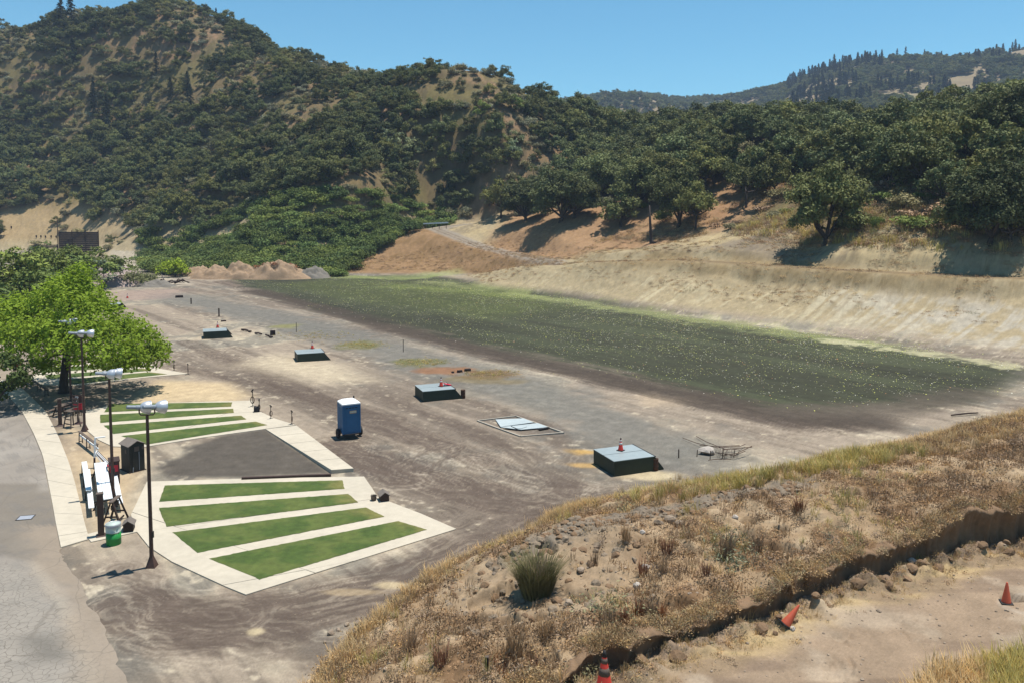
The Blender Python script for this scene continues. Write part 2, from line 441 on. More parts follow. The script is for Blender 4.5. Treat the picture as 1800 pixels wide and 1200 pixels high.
# ------------------------------------------------------------------ ground sheet and its base colour
U = np.array([-0.64, 0.77])                             # direction of the row of trap houses
def poly(*pts): return [G(*p)[:2] for p in pts]
def polyh(*pts): return [hit(*p)[:2] for p in pts]
def ground_colour(x, y, z, zs):
    """colour of the dirt itself, zone by zone"""
    n1 = fbm(x / 9, y / 9, 4); n2 = fbm(x / 2.1 + 5, y / 2.1, 4); n3 = fbm(x / 0.5, y / 0.5 + 3, 3)
    u = x * U[0] + y * U[1]; v = x * U[1] - y * U[0]
    fst = fbm(u / 7 + 3, v / 0.22, 4, 0.7); st = fbm(u / 16 + 2, v / 0.9, 5, 0.6) * .72 + fst * .28; st2 = fbm(u / 30 + 8, v / 3.2 + 3, 3)
    c = np.empty(x.shape + (3,))
    def mix(c, col, w):
        w = np.clip(w, 0, 1)[..., None]
        return c * (1 - w) + np.asarray(col) * w
    c[:] = A(186, 169, 148)
    c = mix(c, A(232, 216, 184), sstep(0.47, 0.66, n1 * .5 + n2 * .25 + st * .25))
    c = mix(c, A(150, 135, 120), 0.8 * sstep(0.47, 0.60, st * .6 + st2 * .4))
    c = mix(c, A(142, 136, 126), 0.7 * sstep(0.52, 0.64, n2 * .45 + n1 * .55))
    c = mix(c, A(228, 212, 182), 0.6 * sstep(0.60, 0.70, st * .55 + n3 * .45))
    # gravel belt along the trap houses and beyond
    d, _ = seg_dist(x, y, [G(1180, 790), G(940, 690), G(700, 620), G(500, 560), G(300, 520)])
    c = mix(c, A(150, 146, 136), 0.85 * (1 - sstep(1.5, 6.5, d + (n2 - .5) * 7)))
    # dark wheel lanes
    for pts, w, a in [([(330, 600), (470, 660), (620, 728), (760, 775), (960, 850), (1120, 880)], 1.5, .75), ([(300, 640), (420, 668), (560, 700), (690, 735)], 1.1, .6),
                      ([(600, 790), (680, 815), (780, 845), (900, 880), (1040, 893)], 2.6, .85), ([(560, 788), (620, 800), (700, 842)], 1.4, .8), ([(200, 1075), (420, 1085), (620, 1045), (800, 975), (960, 915), (1120, 883), (1220, 872)], 1.9, .85),
                      ([(240, 1130), (450, 1120), (640, 1070)], 0.9, .6), ([(700, 815), (752, 790), (790, 780)], .35, .6), ([(742, 828), (790, 800), (812, 782)], .35, .6), ([(560, 790), (680, 800), (800, 850)], .5, .5),
                      ([(390, 495), (520, 528), (700, 580), (900, 628), (1150, 685), (1400, 740)], 2.4, .9), ([(1140, 660), (1300, 700), (1480, 745)], 2.2, .8), ([(240, 1060), (330, 1100), (460, 1120), (600, 1150)], 1.2, .6), ([(215, 1000), (300, 1060), (420, 1085)], .8, .6), ([(820, 700), (960, 745), (1010, 800), (990, 870)], .9, .45), ([(660, 690), (800, 745), (930, 800), (1000, 860)], 1.0, .55)]:
        dd, tt_ = seg_dist(x, y, [G(*p) for p in pts])
        lane = fbm(tt_ * 2.3 + 3, (dd + (n2 - .5) * 1.6) / .16, 4, .7)
        c = mix(c, A(228, 212, 186), .42 * a * (1 - sstep(w * .8, w * 2.4, dd)) * sstep(.54, .66, lane) * sstep(.42, .6, n1))
        c = mix(c, A(116, 100, 88), .6 * a * (1 - sstep(w * .8, w * 2.0, dd)) * sstep(.46, .34, lane) * sstep(.62, .42, n1))
        c = mix(c, A(134, 117, 104), a * (.62 + .38 * sstep(.6, .45, lane)) * (1 - sstep(w * .45, w * 1.25, dd + (st - .5) * 2.2)))
    # wet-looking pinkish and warm sands
    c = mix(c, A(226, 200, 158), 0.85 * pmask(x, y, poly((250, 690), (280, 668), (400, 672), (440, 695), (420, 706), (230, 708)), 1.2))
    c = mix(c, A(222, 196, 158), 0.8 * pmask(x, y, poly((110, 740), (180, 770), (260, 790), (245, 850), (215, 925), (160, 940), (100, 780)), .8) * (0.55 + .45 * sstep(.35, .6, n2)))
    c = mix(c, A(226, 208, 176), 0.75 * pmask(x, y, poly((480, 620), (600, 640), (660, 668), (560, 672), (420, 640)), 2.5))
    c = mix(c, A(190, 164, 150), 0.55 * pmask(x, y, poly((190, 512), (330, 507), (300, 524), (190, 530)), 2.5))
    # grey loose gravel between the two near pads
    c = mix(c, A(126, 117, 106), 0.95 * pmask(x, y, poly((262, 786), (470, 752), (588, 832), (425, 838), (300, 838), (250, 815)), .5) * sstep(.25, .5, n2 * .5 + .5 * sstep(-21, -17.5, x)))
    # grass and rust stains between trap houses and the shot fall field
    for cx, cy, rx, ry, col, a in [(635, 606, 45, 9, (150, 146, 84), .8), (740, 636, 50, 8, (140, 138, 82), .8), (500, 573, 30, 5, (170, 165, 100), .7), (860, 655, 60, 10, (152, 122, 82), .8),
                                   (790, 650, 60, 7, (186, 130, 88), .75), (840, 668, 90, 7, (160, 140, 98), .6), (1020, 791, 30, 7, (228, 184, 108), .85), (1150, 700, 60, 16, (214, 190, 158), .6),
                                   (1025, 815, 30, 5, (222, 180, 110), .7), (450, 1107, 20, 9, (226, 206, 164), .7), (690, 1025, 40, 8, (222, 200, 158), .7), (620, 1038, 55, 6, (205, 180, 142), .6),
                                   (1150, 835, 60, 12, (226, 206, 166), .8), (1230, 870, 110, 10, (222, 200, 162), .85)]:
        p = G(cx, cy); q = G(cx + rx, cy); r = G(cx, cy - ry)
        e = np.sqrt(((x - p[0]) / abs(q[0] - p[0])) ** 2 + ((y - p[1]) / abs(r[1] - p[1])) ** 2)
        c = mix(c, A(*col), a * (1 - sstep(.45, 1.15, e + (n2 - .5) * 1.3)))
    # the shot fall field: dark grey-green with clay dust
    fld = poly((400, 492), (600, 484), (760, 487), (1000, 523), (1200, 556), (1400, 582), (1600, 612), (1790, 645), (1760, 672), (1660, 705), (1530, 722), (1380, 722), (1180, 676), (960, 630), (760, 586), (560, 540))
    fm = pmask(x + (n2 - .5) * 3 + (st - .5) * 4, y + (n1 - .5) * 5, fld, 2.2)
    c = mix(c, A(92, 95, 75), 0.94 * fm)
    c = mix(c, A(122, 128, 96), fm * .6 * sstep(.45, .65, st2 * .5 + st * .5))
    c = mix(c, A(84, 82, 70), fm * .7 * sstep(.5, .66, st * .7 + n1 * .3))
    for pts, w, col, a in [([(700, 503), (820, 512), (930, 522)], 6.0, (160, 172, 96), .6), ([(600, 486), (700, 490), (760, 487)], 4.0, (170, 180, 112), .6),
                           ([(760, 495), (1000, 530), (1150, 553), (1300, 572), (1420, 590), (1560, 606)], 4.5, (186, 190, 128), .55), ([(1480, 600), (1600, 615), (1760, 640)], 2.5, (208, 200, 160), .8)]:
        dd, _ = seg_dist(x, y, [G(*p) for p in pts])
        c = mix(c, A(*col), a * (1 - sstep(w * .1, w, dd + (n2 - .5) * 6 + (n3 - .5) * 4)))
    c = mix(c, A(124, 134, 78), .7 * fm * pmask(x, y, poly((480, 500), (620, 488), (860, 505), (1000, 540), (860, 560), (640, 530)), 6) * (.4 + .6 * n2))
    dd, _ = seg_dist(x, y, [G(450, 512), G(600, 552), G(760, 594), G(960, 640), G(1180, 690), G(1400, 735), G(1520, 738)])
    c = mix(c, A(112, 100, 88), .85 * (1 - sstep(.8, 3.6, dd + (st - .5) * 5 + (n2 - .5) * 2)))
    dd, _ = seg_dist(x, y, [G(1380, 720), G(1560, 718), G(1700, 690)])
    c = mix(c, A(128, 116, 102), .7 * (1 - sstep(.8, 3.2, dd + (st - .5) * 5)))
    # right slope and hills: decided by height above the flat and by zone
    hz = zs
    slope = sstep(0.15, 1.2, hz)
    right = sstep(-8, 8, x + 0.0 * y) * 1.0
    sc = np.empty_like(c); sc[:] = A(196, 177, 140)
    rib = fbm(u / 0.5, v / 16, 3) * .75 + fbm(u / 2.2 + 4, v / 20, 2) * .25; west = sstep(20, -2, x)
    sc = mix(sc, A(226, 210, 172), .7 * sstep(.49, .60, rib * .62 + n2 * .23 + n3 * .15) * sstep(.35, .55, fbm(x / 6 + 70, y / 6, 3)) * (1 - sstep(3.0, 4.8, hz + (n1 - .5) * 3)) * (1 - .7 * west))
    sc = mix(sc, A(210, 202, 186), .7 * sstep(34, 52, x) * (1 - sstep(3.2, 5.5, hz)) * sstep(.40, .60, n2 * .5 + rib * .5))
    sc = mix(sc, A(170, 146, 106), .8 * sstep(3.6, 6.0, hz) * sstep(.35, .6, n2 * .4 + n1 * .6))
    sc = mix(sc, A(150, 130, 96), .7 * sstep(.58, .68, n3 * .6 + n2 * .4) * sstep(3, 5, hz))
    sc = mix(sc, A(168, 152, 124), .8 * sstep(6.6, 8, hz) * sstep(.4, .6, n1))
    sc = mix(sc, A(214, 192, 148), .8 * sstep(7, 8.5, hz) * (1 - sstep(11, 14, hz)) * sstep(.44, .58, n2 * .5 + rib * .5))
    hs = np.empty_like(c); hs[:] = A(140, 121, 86)
    hs = mix(hs, A(180, 144, 110), .8 * sstep(.52, .66, n1)); hs = mix(hs, A(140, 128, 82), .8 * sstep(.52, .64, fbm(x / 14 + 9, y / 14, 3)))
    hs = mix(hs, A(120, 108, 80), .6 * sstep(.5, .62, n2))
    sc = mix(sc, hs, sstep(11, 16, hz))
    c = mix(c, sc, slope)
    # single places on the slopes
    mound = [D(*a)[:2] for a in [(586, 487, 186), (690, 484, 184), (800, 481, 180), (905, 470, 168), (955, 461, 160), (930, 452, 174), (900, 449, 184), (840, 435, 196), (785, 414, 207), (748, 398, 222), (715, 402, 222), (690, 424, 210), (640, 455, 202), (605, 474, 196)]]
    c = mix(c, A(172, 136, 98), .92 * pmask(x, y, mound, 2.0)); c = mix(c, A(150, 120, 82), .6 * pmask(x, y, mound, 2.0) * sstep(.48, .62, n2))
    dd, _ = seg_dist(x, y, [G(600, 487), G(690, 487), G(790, 486)])
    c = mix(c, A(168, 176, 116), .55 * (1 - sstep(1.5, 6, dd + (n2 - .5) * 5)))
    wood = [D(*a)[:2] for a in [(850, 405, 195), (960, 440, 168), (1130, 435, 157), (1270, 400, 150), (1400, 340, 165), (1150, 330, 205), (900, 330, 225)]]
    c = mix(c, A(186, 146, 108), .85 * pmask(x, y, wood, 4))
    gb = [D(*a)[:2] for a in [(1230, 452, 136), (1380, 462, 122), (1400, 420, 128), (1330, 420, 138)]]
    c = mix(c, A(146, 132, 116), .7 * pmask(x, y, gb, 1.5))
    for pts, hw in ROADS:
        d, t = seg_dist(x, y, pts)
        c = mix(c, A(172, 161, 146) if hw > 2 else A(160, 138, 104), .85 * (1 - sstep(hw * .8, hw * 1.5, d + (n2 - .5) * 1.2)))
        for s_ in (-0.7, 0.7):
            c = mix(c, A(128, 108, 84), .5 * (1 - sstep(.1, .5, np.abs(d - .75) + (n3 - .5) * .5)))
    cl = [D(*a)[:2] for a in [(-60, 425, 290), (100, 425, 290), (230, 420, 276), (225, 370, 285), (140, 345, 303), (20, 350, 308)]]
    c = mix(c, A(200, 172, 128), .9 * pmask(x, y, cl, 5))
    pth, _ = seg_dist(x, y, [G(300, 500), G(225, 480), G(215, 462), G(225, 450), G(200, 440)])
    c = mix(c, A(206, 192, 170), .8 * (1 - sstep(3, 6, pth)) * (hz < 2.5))
    # foreground bank and track
    near = (y < 75) & (x > -14)
    e = np.where(near, fore(np.where(near, x, 0), np.where(near, y, 50)), -1)
    gy = gully_y(x)
    bank = sstep(-0.15, 0.25, e + (n2 - .5) * .3)
    b = np.empty_like(c); b[:] = A(186, 158, 124)
    b = mix(b, A(206, 180, 146), sstep(.5, .66, n2 * .6 + n3 * .4)); b = mix(b, A(132, 100, 70), .75 * sstep(.5, .62, fbm(x / 1.4 + 30, y / 1.4, 4)))
    bare = pmask(x, y, [G(px, py, zz)[:2] for px, py, zz in [(760, 1040, 1.4), (900, 985, 2.2), (1000, 925, 2.9), (1130, 905, 3), (1120, 1010, 2.7), (1000, 1085, 2.6), (880, 1090, 2.1), (800, 1075, 1.8)]], .8)
    b = mix(b, A(186, 162, 132), .8 * bare)
    cr, _ = seg_dist(x, y, [G(900, 965, 2.5), G(1000, 928, 2.9), G(1150, 896, 3.1), G(1300, 869, 3.3), G(1400, 850, 3.5)])
    b = mix(b, A(150, 138, 122), .85 * (1 - sstep(.5, 1.1, cr + (n2 - .5) * 1.0)))
    c = mix(c, b, bank * (y < 75))
    q = gy - y
    tr = np.empty_like(c); tr[:] = A(178, 154, 128)
    tr = mix(tr, A(212, 184, 136), .85 * (1 - sstep(1.3, 2.2, q + (n2 - .5) * 1.0)) * sstep(.5, .9, q)); tr = mix(tr, A(150, 128, 108), .7 * sstep(.48, .62, fbm(x / 5, y / 0.9, 4)))
    tr = mix(tr, A(206, 186, 160), .6 * sstep(.56, .68, n2)); tr = mix(tr, A(206, 190, 170), .5 * (1 - sstep(.06, .2, np.abs(np.hypot(x - 16.3, (y - 23.8) * 1.6) - 1.1))))
    c = mix(c, tr, ((x > -8) & (y < gy + .05) & (e > .1)) * 1.0)
    lum = c.mean(-1, keepdims=True); k_ = np.clip((lum / .235), .2, 3) ** .38; c = np.where(((hz < .3) & (e < 0))[..., None], c * k_, c)
    c = c * (0.84 + 0.22 * n3 + .10 * fst)[..., None] * (0.93 + 0.14 * _rng.random(x.shape))[..., None]
    return np.clip(c, 0.01, 0.9)
def build_ground():
    ys = np.concatenate([np.linspace(4, 17.8, 12), np.arange(18, 36, .075), 36 * np.exp(np.arange(0, math.log(470 / 36), .0042)), np.linspace(480, 620, 20)])
    an = np.concatenate([np.linspace(-2.2, -.82, 18), np.linspace(-.8, .8, 860), np.linspace(.82, 2.2, 18)])
    Y, An = np.meshgrid(ys, an, indexing='ij'); X = Y * An
    Z = terrain(X, Y); C = ground_colour(X, Y, Z, terrain(X, Y, False))
    n, m = Z.shape
    idx = np.arange(n * m).reshape(n, m)
    f = np.stack([idx[:-1, :-1], idx[:-1, 1:], idx[1:, 1:], idx[1:, :-1]], -1).reshape(-1, 4)
    me = raw_mesh('ground', np.stack([X, Y, Z], -1).reshape(-1, 3), f, material('dirt', (0.4, 0.35, 0.28), 0.95, var=0.22, scale=9, bump=0.55, spec=0.1, attr='Col', bscale=14), True)
    ca = me.color_attributes.new('Col', 'FLOAT_COLOR', 'POINT')
    ca.data.foreach_set('color', np.concatenate([C.reshape(-1, 3), np.ones((n * m, 1))], 1).astype(np.float32).ravel())
    o = link(bpy.data.objects.new('ground', me)); tag(o, 'bare pale dirt flat with wheel lanes rising into scrubby hills', kind='structure')
    return o
build_ground()

# ------------------------------------------------------------------ the yard: road, pavement, shooting pads
M = MATS
material('asphalt', A(160, 152, 143), 0.9, var=0.14, scale=5, bump=0.4, bscale=40)
material('concrete', A(234, 221, 197), 0.85, var=0.15, scale=2.4, bump=0.15, bscale=30)
material('turf', A(88, 112, 44, .8), 0.9, var=0.34, scale=26, bump=0.9, attr='Col', bscale=60)
material('brown_steel', (0.060, 0.030, 0.022), 0.55, var=0.25, scale=3, spec=0.4)
material('lamp_shell', (0.55, 0.56, 0.58), 0.38, metal=0.55, var=0.06, scale=8)
material('lamp_housing', (0.20, 0.23, 0.26), 0.5, var=0.12, scale=8)
material('lamp_glass', (0.30, 0.32, 0.34), 0.12, var=0.0, spec=0.6)
material('trap_green', (0.022, 0.036, 0.024), 0.6, var=0.22, scale=4)
material('pale_metal', (0.27, 0.31, 0.31), 0.45, metal=0.15, var=0.14, scale=2.5)
material('panel_metal', (0.33, 0.37, 0.37), 0.6, metal=0.0, var=0.14, scale=3)
material('dusty_kerb', A(206, 196, 178), 0.9, var=0.15, scale=5)
material('dark_steel', (0.02, 0.018, 0.017), 0.6, var=0.2, scale=6)
material('rust', (0.075, 0.040, 0.025), 0.8, var=0.35, scale=7)
material('cone_red', (0.42, 0.035, 0.022), 0.55, var=0.10, scale=9)
material('cone_faded', (0.40, 0.075, 0.035), 0.6, var=0.18, scale=9)
material('cone_collar', (0.55, 0.55, 0.53), 0.5, var=0.1, scale=10)
material('black_rubber', (0.018, 0.017, 0.017), 0.7, var=0.2, scale=9)
material('blue_plastic', (0.028, 0.112, 0.225), 0.5, var=0.10, scale=3)
material('white_plastic', (0.78, 0.78, 0.76), 0.4, var=0.04, scale=4)
material('sign_print', (0.45, 0.28, 0.14), 0.6, var=0.1, scale=20)
material('weathered_wood', (0.10, 0.075, 0.058), 0.85, var=0.3, scale=8)
material('dark_wood', (0.040, 0.024, 0.018), 0.8, var=0.3, scale=7)
material('roof_shingle', (0.15, 0.125, 0.105), 0.9, var=0.25, scale=12, bump=0.3)
material('shed_green', (0.030, 0.030, 0.024), 0.75, var=0.2, scale=5)
material('aluminium', (0.74, 0.76, 0.75), 0.45, metal=0.2, var=0.06, scale=5)
material('sign_red', (0.45, 0.018, 0.035), 0.5, var=0.08, scale=8)
material('sign_brown', (0.060, 0.028, 0.026), 0.6, var=0.15, scale=8)
material('white_paint', (0.72, 0.71, 0.68), 0.6, var=0.05, scale=9)
material('can_green', (0.020, 0.22, 0.045), 0.45, var=0.15, scale=6)
material('can_grey', (0.42, 0.48, 0.43), 0.5, var=0.12, scale=7)
material('bin_bag', (0.34, 0.35, 0.37), 0.35, var=0.1, scale=10)
material('dark_cloth', (0.02, 0.022, 0.04), 0.8, var=0.2, scale=9)
material('old_timber', (0.055, 0.035, 0.028), 0.85, var=0.3, scale=6)
material('stone', A(178, 158, 136), 0.9, var=0.25, scale=5, bump=0.6, rand=0.3)
material('pale_stone', A(226, 214, 200), 0.9, var=0.15, scale=7, bump=0.4, rand=0.15)
material('plate_grey', (0.36, 0.37, 0.40), 0.45, metal=0.3, var=0.12, scale=5)

def clip(polyg, a, b, keep, off):                       # half-plane cut of a polygon along line a-b
    ax, ay = a; dx, dy = b[0] - a[0], b[1] - a[1]; L = math.hypot(dx, dy)
    def sd(p): return keep * ((p[0] - ax) * -dy + (p[1] - ay) * dx) / L - off
    out = []
    for i in range(len(polyg)):
        p, q = polyg[i], polyg[(i + 1) % len(polyg)]; sp, sq = sd(p), sd(q)
        if sp >= 0: out.append(p)
        if sp * sq < 0:
            t = sp / (sp - sq); out.append((p[0] + (q[0] - p[0]) * t, p[1] + (q[1] - p[1]) * t))
    return out
def cut_all(polyg, lines, gap=0.012):
    pieces = [list(map(tuple, polyg))]
    for a, b in lines:
        nx = []
        for p in pieces:
            for k in (1, -1):
                c = clip(p, a, b, k, gap)
                if len(c) >= 3: nx.append(c)
        pieces = nx
    return pieces
def pad(name, label, outline, lines, turfs, top=0.05, bottom=-0.12):
    r = tag(link(bpy.data.objects.new(name, None)), label, kind='structure')
    for i, p in enumerate(cut_all(poly(*outline), [(G(*a)[:2], G(*b)[:2]) for a, b in lines])):
        MB().prism(p, bottom, top + 0.004 * ((i * 7) % 3 - 1)).obj('concrete_slab', M['concrete'], r, bevel=0.012)
    for t in turfs:
        q = [np.array(v) for v in poly(*t)]
        n, mseg = 60, 10; v = []; f = []
        rg = np.random.default_rng(len(turfs) + int(abs(q[0][0] * 100)))
        for i in range(n + 1):
            for j in range(mseg + 1):
                a = q[0] + (q[1] - q[0]) * i / n; b = q[3] + (q[2] - q[3]) * i / n
                p = a + (b - a) * j / mseg
                edge = i in (0, n) or j in (0, mseg)
                if edge: p = p + rg.normal(0, .012, 2)
                v.append((p[0], p[1], top + (0.012 if edge else 0.028 + rg.random() * .016)))
        for i in range(n):
            for j in range(mseg):
                k = i * (mseg + 1) + j; f.append((k, k + 1, k + mseg + 2, k + mseg + 1))
        me = raw_mesh('turf_strip', v, f, M['turf'], True); V = np.array(v); ii = np.repeat(np.arange(n + 1), mseg + 1) / n
        w1 = sstep(.86, 1.0, ii + (fbm(V[:, 0] / .5, V[:, 1] / .5, 3) - .5) * .16) * .6; w2 = sstep(.45, .62, fbm(V[:, 0] / .9 + 7, V[:, 1] / .9, 3))
        g1, g2, g3 = A(90, 112, 48, 1.0), A(112, 126, 60, 1.0), A(162, 150, 86, 1.0)
        cc = g1 + (g2 - g1) * w2[:, None]; cc = cc + (g3 - cc) * w1[:, None]
        ca = me.color_attributes.new('Col', 'FLOAT_COLOR', 'POINT'); ca.data.foreach_set('color', np.concatenate([cc, np.ones((len(V), 1))], 1).astype(np.float32).ravel())
        o = bpy.data.objects.new('turf_strip', me); link(o, r)
        blades(o, v, q, top)
    return r
BLV = []
def blades(o, v, q, top):                               # short blades over the turf, gathered once for all strips
    BLV.append((q, top))

# asphalt road, a sheet just above the dirt, with a frayed edge where it breaks up
def build_road():
    left = [(-560, 1330), (-330, 1000), (-150, 800), (-60, 700), (-40, 660)]
    edge = [(258, 1330), (235, 1240), (205, 1150), (160, 1060), (112, 985), (106, 963), (98, 920), (90, 880), (82, 840), (74, 800), (58, 762), (36, 718), (10, 690), (-20, 660)]
    E_ = np.array(poly(*edge)); ii = np.linspace(0, len(edge) - 1, 160)
    ex = np.interp(ii, range(len(edge)), E_[:, 0]); ey = np.interp(ii, range(len(edge)), E_[:, 1])
    L_ = np.array(poly(*left)); jj = np.linspace(0, len(left) - 1, 160)
    lx = np.interp(jj, range(len(left)), L_[:, 0]); ly = np.interp(jj, range(len(left)), L_[:, 1])
    fray = np.where(ii < 5, 0.35, 0.0) * (fbm(ii * 3.0, ii * 0 + 2, 4, .7) - .5) * 2
    ts = np.linspace(0, 1, 60); V = []
    for i in range(160):
        for t in ts:
            x = ex[i] + fray[i] + (lx[i] - ex[i]) * t; y = ey[i] + (ly[i] - ey[i]) * t
            V.append((x, y, 0.012 + 0.02 * (min(t * 20, 1)) + .012 * float(math.sin(x * 2.1) * math.cos(y * 1.3))))
    V = np.array(V); idx = np.arange(160 * 60).reshape(160, 60)
    f = np.stack([idx[:-1, :-1], idx[1:, :-1], idx[1:, 1:], idx[:-1, 1:]], -1).reshape(-1, 4)
    m = material('road_asphalt', A(164, 156, 146), 0.9, var=0.12, scale=6, bump=0.35, attr='Col', bscale=50)
    t = m.node_tree; p = t.nodes['Principled BSDF']     # alligator cracks: narrow grooves between cells, where the mask says so
    geo = N(t, 'ShaderNodeNewGeometry')
    nz = N(t, 'ShaderNodeTexNoise', Scale=2.5, Detail=3.0); t.links.new(geo.outputs['Position'], nz.inputs['Vector'])
    va = N(t, 'ShaderNodeVectorMath', operation='MULTIPLY_ADD'); va.inputs[1].default_value = (.22, .22, 0); t.links.new(nz.outputs['Color'], va.inputs[0]); t.links.new(geo.outputs['Position'], va.inputs[2])
    vo = N(t, 'ShaderNodeTexVoronoi', feature='DISTANCE_TO_EDGE', Scale=3.4); t.links.new(va.outputs[0], vo.inputs['Vector'])
    vo2 = N(t, 'ShaderNodeTexVoronoi', feature='DISTANCE_TO_EDGE', Scale=0.42); t.links.new(va.outputs[0], vo2.inputs['Vector'])
    at = N(t, 'ShaderNodeAttribute', attribute_name='crack')
    def line(src, w):
        mr = N(t, 'ShaderNodeMapRange'); mr.inputs['From Max'].default_value = w; mr.inputs['To Min'].default_value = 1.0; mr.inputs['To Max'].default_value = 0.0
        t.links.new(src, mr.inputs['Value']); return mr.outputs[0]
    a = N(t, 'ShaderNodeMath', operation='MULTIPLY'); t.links.new(line(vo.outputs[0], .045), a.inputs[0]); t.links.new(at.outputs['Fac'], a.inputs[1])
    b = N(t, 'ShaderNodeMath', operation='MAXIMUM'); t.links.new(a.outputs[0], b.inputs[0])
    l2 = N(t, 'ShaderNodeMath', operation='MULTIPLY'); l2.inputs[1].default_value = .5; t.links.new(line(vo2.outputs[0], .012), l2.inputs[0]); t.links.new(l2.outputs[0], b.inputs[1])
    old = p.inputs['Base Color'].links[0].from_socket
    mx = N(t, 'ShaderNodeMix', data_type='RGBA'); mx.inputs['B'].default_value = (*A(128, 119, 107), 1)
    t.links.new(b.outputs[0], mx.inputs['Factor']); t.links.new(old, mx.inputs['A']); t.links.new(mx.outputs['Result'], p.inputs['Base Color'])
    me = raw_mesh('asphalt_road', V, f, m, True)
    x, y = V[:, 0], V[:, 1]
    n1 = fbm(x / 3, y / 3, 4); n2 = fbm(x / .6, y / .6, 3)
    c = np.empty((len(V), 3)); c[:] = A(172, 161, 147)
    def mix(c, col, w): w = np.clip(w, 0, 1)[:, None]; return c * (1 - w) + np.asarray(col) * w
    dark = pmask(x, y, poly((-300, 852), (88, 850), (106, 963), (150, 1040), (205, 1160), (120, 1040), (60, 990), (-60, 960), (-400, 960)), .15)
    c = mix(c, A(150, 139, 124), .9 * dark); c = mix(c, A(190, 180, 166), .6 * sstep(.5, .65, n1)); c = mix(c, A(140, 133, 124), .5 * sstep(.55, .65, n2))
    crk = pmask(x, y, poly((-200, 985), (40, 990), (110, 1060), (185, 1190), (220, 1330), (-400, 1330)), .8)
    c = mix(c, A(186, 178, 164), .5 * crk); c = mix(c, A(128, 122, 112), .7 * pmask(x, y, poly((40, 1120), (110, 1120), (120, 1160), (50, 1165)), .5))
    c = mix(c, A(200, 188, 168), .6 * (1 - sstep(.05, .35, seg_dist(x, y, [G(60, 990), G(110, 1060), G(160, 1180), G(180, 1260)])[0])))
    de, _ = seg_dist(x, y, E_); c = mix(c, A(182, 164, 142), .75 * (1 - sstep(.1, 1.5, de + (n1 - .5) * 1.6 + (n2 - .5))) * (y < 36))
    ca = me.color_attributes.new('Col', 'FLOAT_COLOR', 'POINT')
    ca.data.foreach_set('color', np.concatenate([c, np.ones((len(V), 1))], 1).astype(np.float32).ravel())
    aa = me.attributes.new('crack', 'FLOAT', 'POINT'); aa.data.foreach_set('value', (crk * .9).astype(np.float32))
    tag(link(bpy.data.objects.new('asphalt_road', me)), 'worn grey asphalt road with cracks along the left edge', kind='structure')
    # inspection plate in the road
    pl = thing('road_plate', 'small grey metal inspection plate set in the asphalt road', 'plate', G(45, 909, .03), math.atan2(*(G(59, 907) - G(33, 909))[[1, 0]]))
    MB().box((0, 0, .006), (.62, .50, .012)).obj('lid', M['plate_grey'], pl)
    q = MB()
    for a, b, c_, d_ in ((0, .27, .70, .04), (0, -.27, .70, .04), (.33, 0, .04, .50), (-.33, 0, .04, .50)): q.box((a, b, .008), (c_, d_, .016))
    q.obj('frame', M['dark_steel'], pl)
build_road()

# pavement of cast slabs beside the road
pv = tag(link(bpy.data.objects.new('pavement', None)), 'pale concrete pavement between the road and the benches', kind='structure')
pl_ = np.array(poly((107, 963), (98, 920), (91, 880), (82, 835), (75, 800), (59, 762), (38, 722), (14, 695), (-10, 668)))
pr_ = np.array(poly((157, 948), (149, 920), (141, 885), (131, 845), (121, 812), (102, 765), (80, 722), (52, 695), (24, 668)))
cum = np.concatenate([[0], np.cumsum(np.hypot(*np.diff(pl_, axis=0).T))])
cuts = [0, .75, 1.45, 3.0, 4.7, 7.6, 10.3, 13.4, 16.4, 19.6, 22.8, 26.2, 29.5, 33, cum[-1]]
cuts = [c for c in cuts if c < cum[-1]] + [cum[-1]]
for a, b in zip(cuts[:-1], cuts[1:]):
    ss = [a + .012, (a + b) / 2, b - .012]
    Lp = [(np.interp(s, cum, pl_[:, 0]), np.interp(s, cum, pl_[:, 1])) for s in ss]; Rp = [(np.interp(s, cum, pr_[:, 0]), np.interp(s, cum, pr_[:, 1])) for s in ss]
    MB().prism(Lp + Rp[::-1], -0.1, 0.055 + random.Random(a).uniform(-.004, .004)).obj('concrete_slab', M['concrete'], pv, bevel=0.012)
# strip of concrete behind the bin
MB().prism(poly((160, 953), (150, 940), (235, 918), (246, 934)), -.1, .045).obj('concrete_apron', M['concrete'], pv, bevel=.01)

pad('shooting_pad', 'concrete shooting pad with four turf strips nearest the camera',
    [(432, 1046), (802, 930), (740, 903), (690, 884), (664, 874), (654, 858), (640, 838), (450, 841), (258, 847), (230, 905), (238, 932), (262, 962), (302, 988), (395, 1031)],
    [((232, 938), (660, 877)), ((394, 1029), (480, 1013)), ((560, 1010), (500, 990))],
    [[(290, 854), (602, 845), (606, 860), (279, 883)], [(279, 894), (612, 869), (630, 884), (293, 927)], [(303, 937), (643, 893), (676, 909), (347, 973)], [(368, 983), (700, 917), (750, 932), (456, 1020)]])
pad('shooting_pad', 'concrete shooting pad with turf strips behind the dark gravel',
    [(200, 711), (443, 704), (451, 720), (481, 735), (520, 747), (466, 754), (350, 770), (246, 787), (198, 785), (172, 773), (153, 757), (148, 738), (150, 722)],
    [((160, 741), (455, 724)), ((230, 790), (262, 778))],
    [[(192, 710.5), (408, 707.5), (406.5, 715), (183, 725)], [(176, 729.5), (409.5, 718.8), (411.6, 726), (176, 744)], [(182, 748.5), (424, 731), (433, 737.5), (200, 763.5)], [(213, 767), (449, 741.5), (470, 747.6), (257, 782)]])
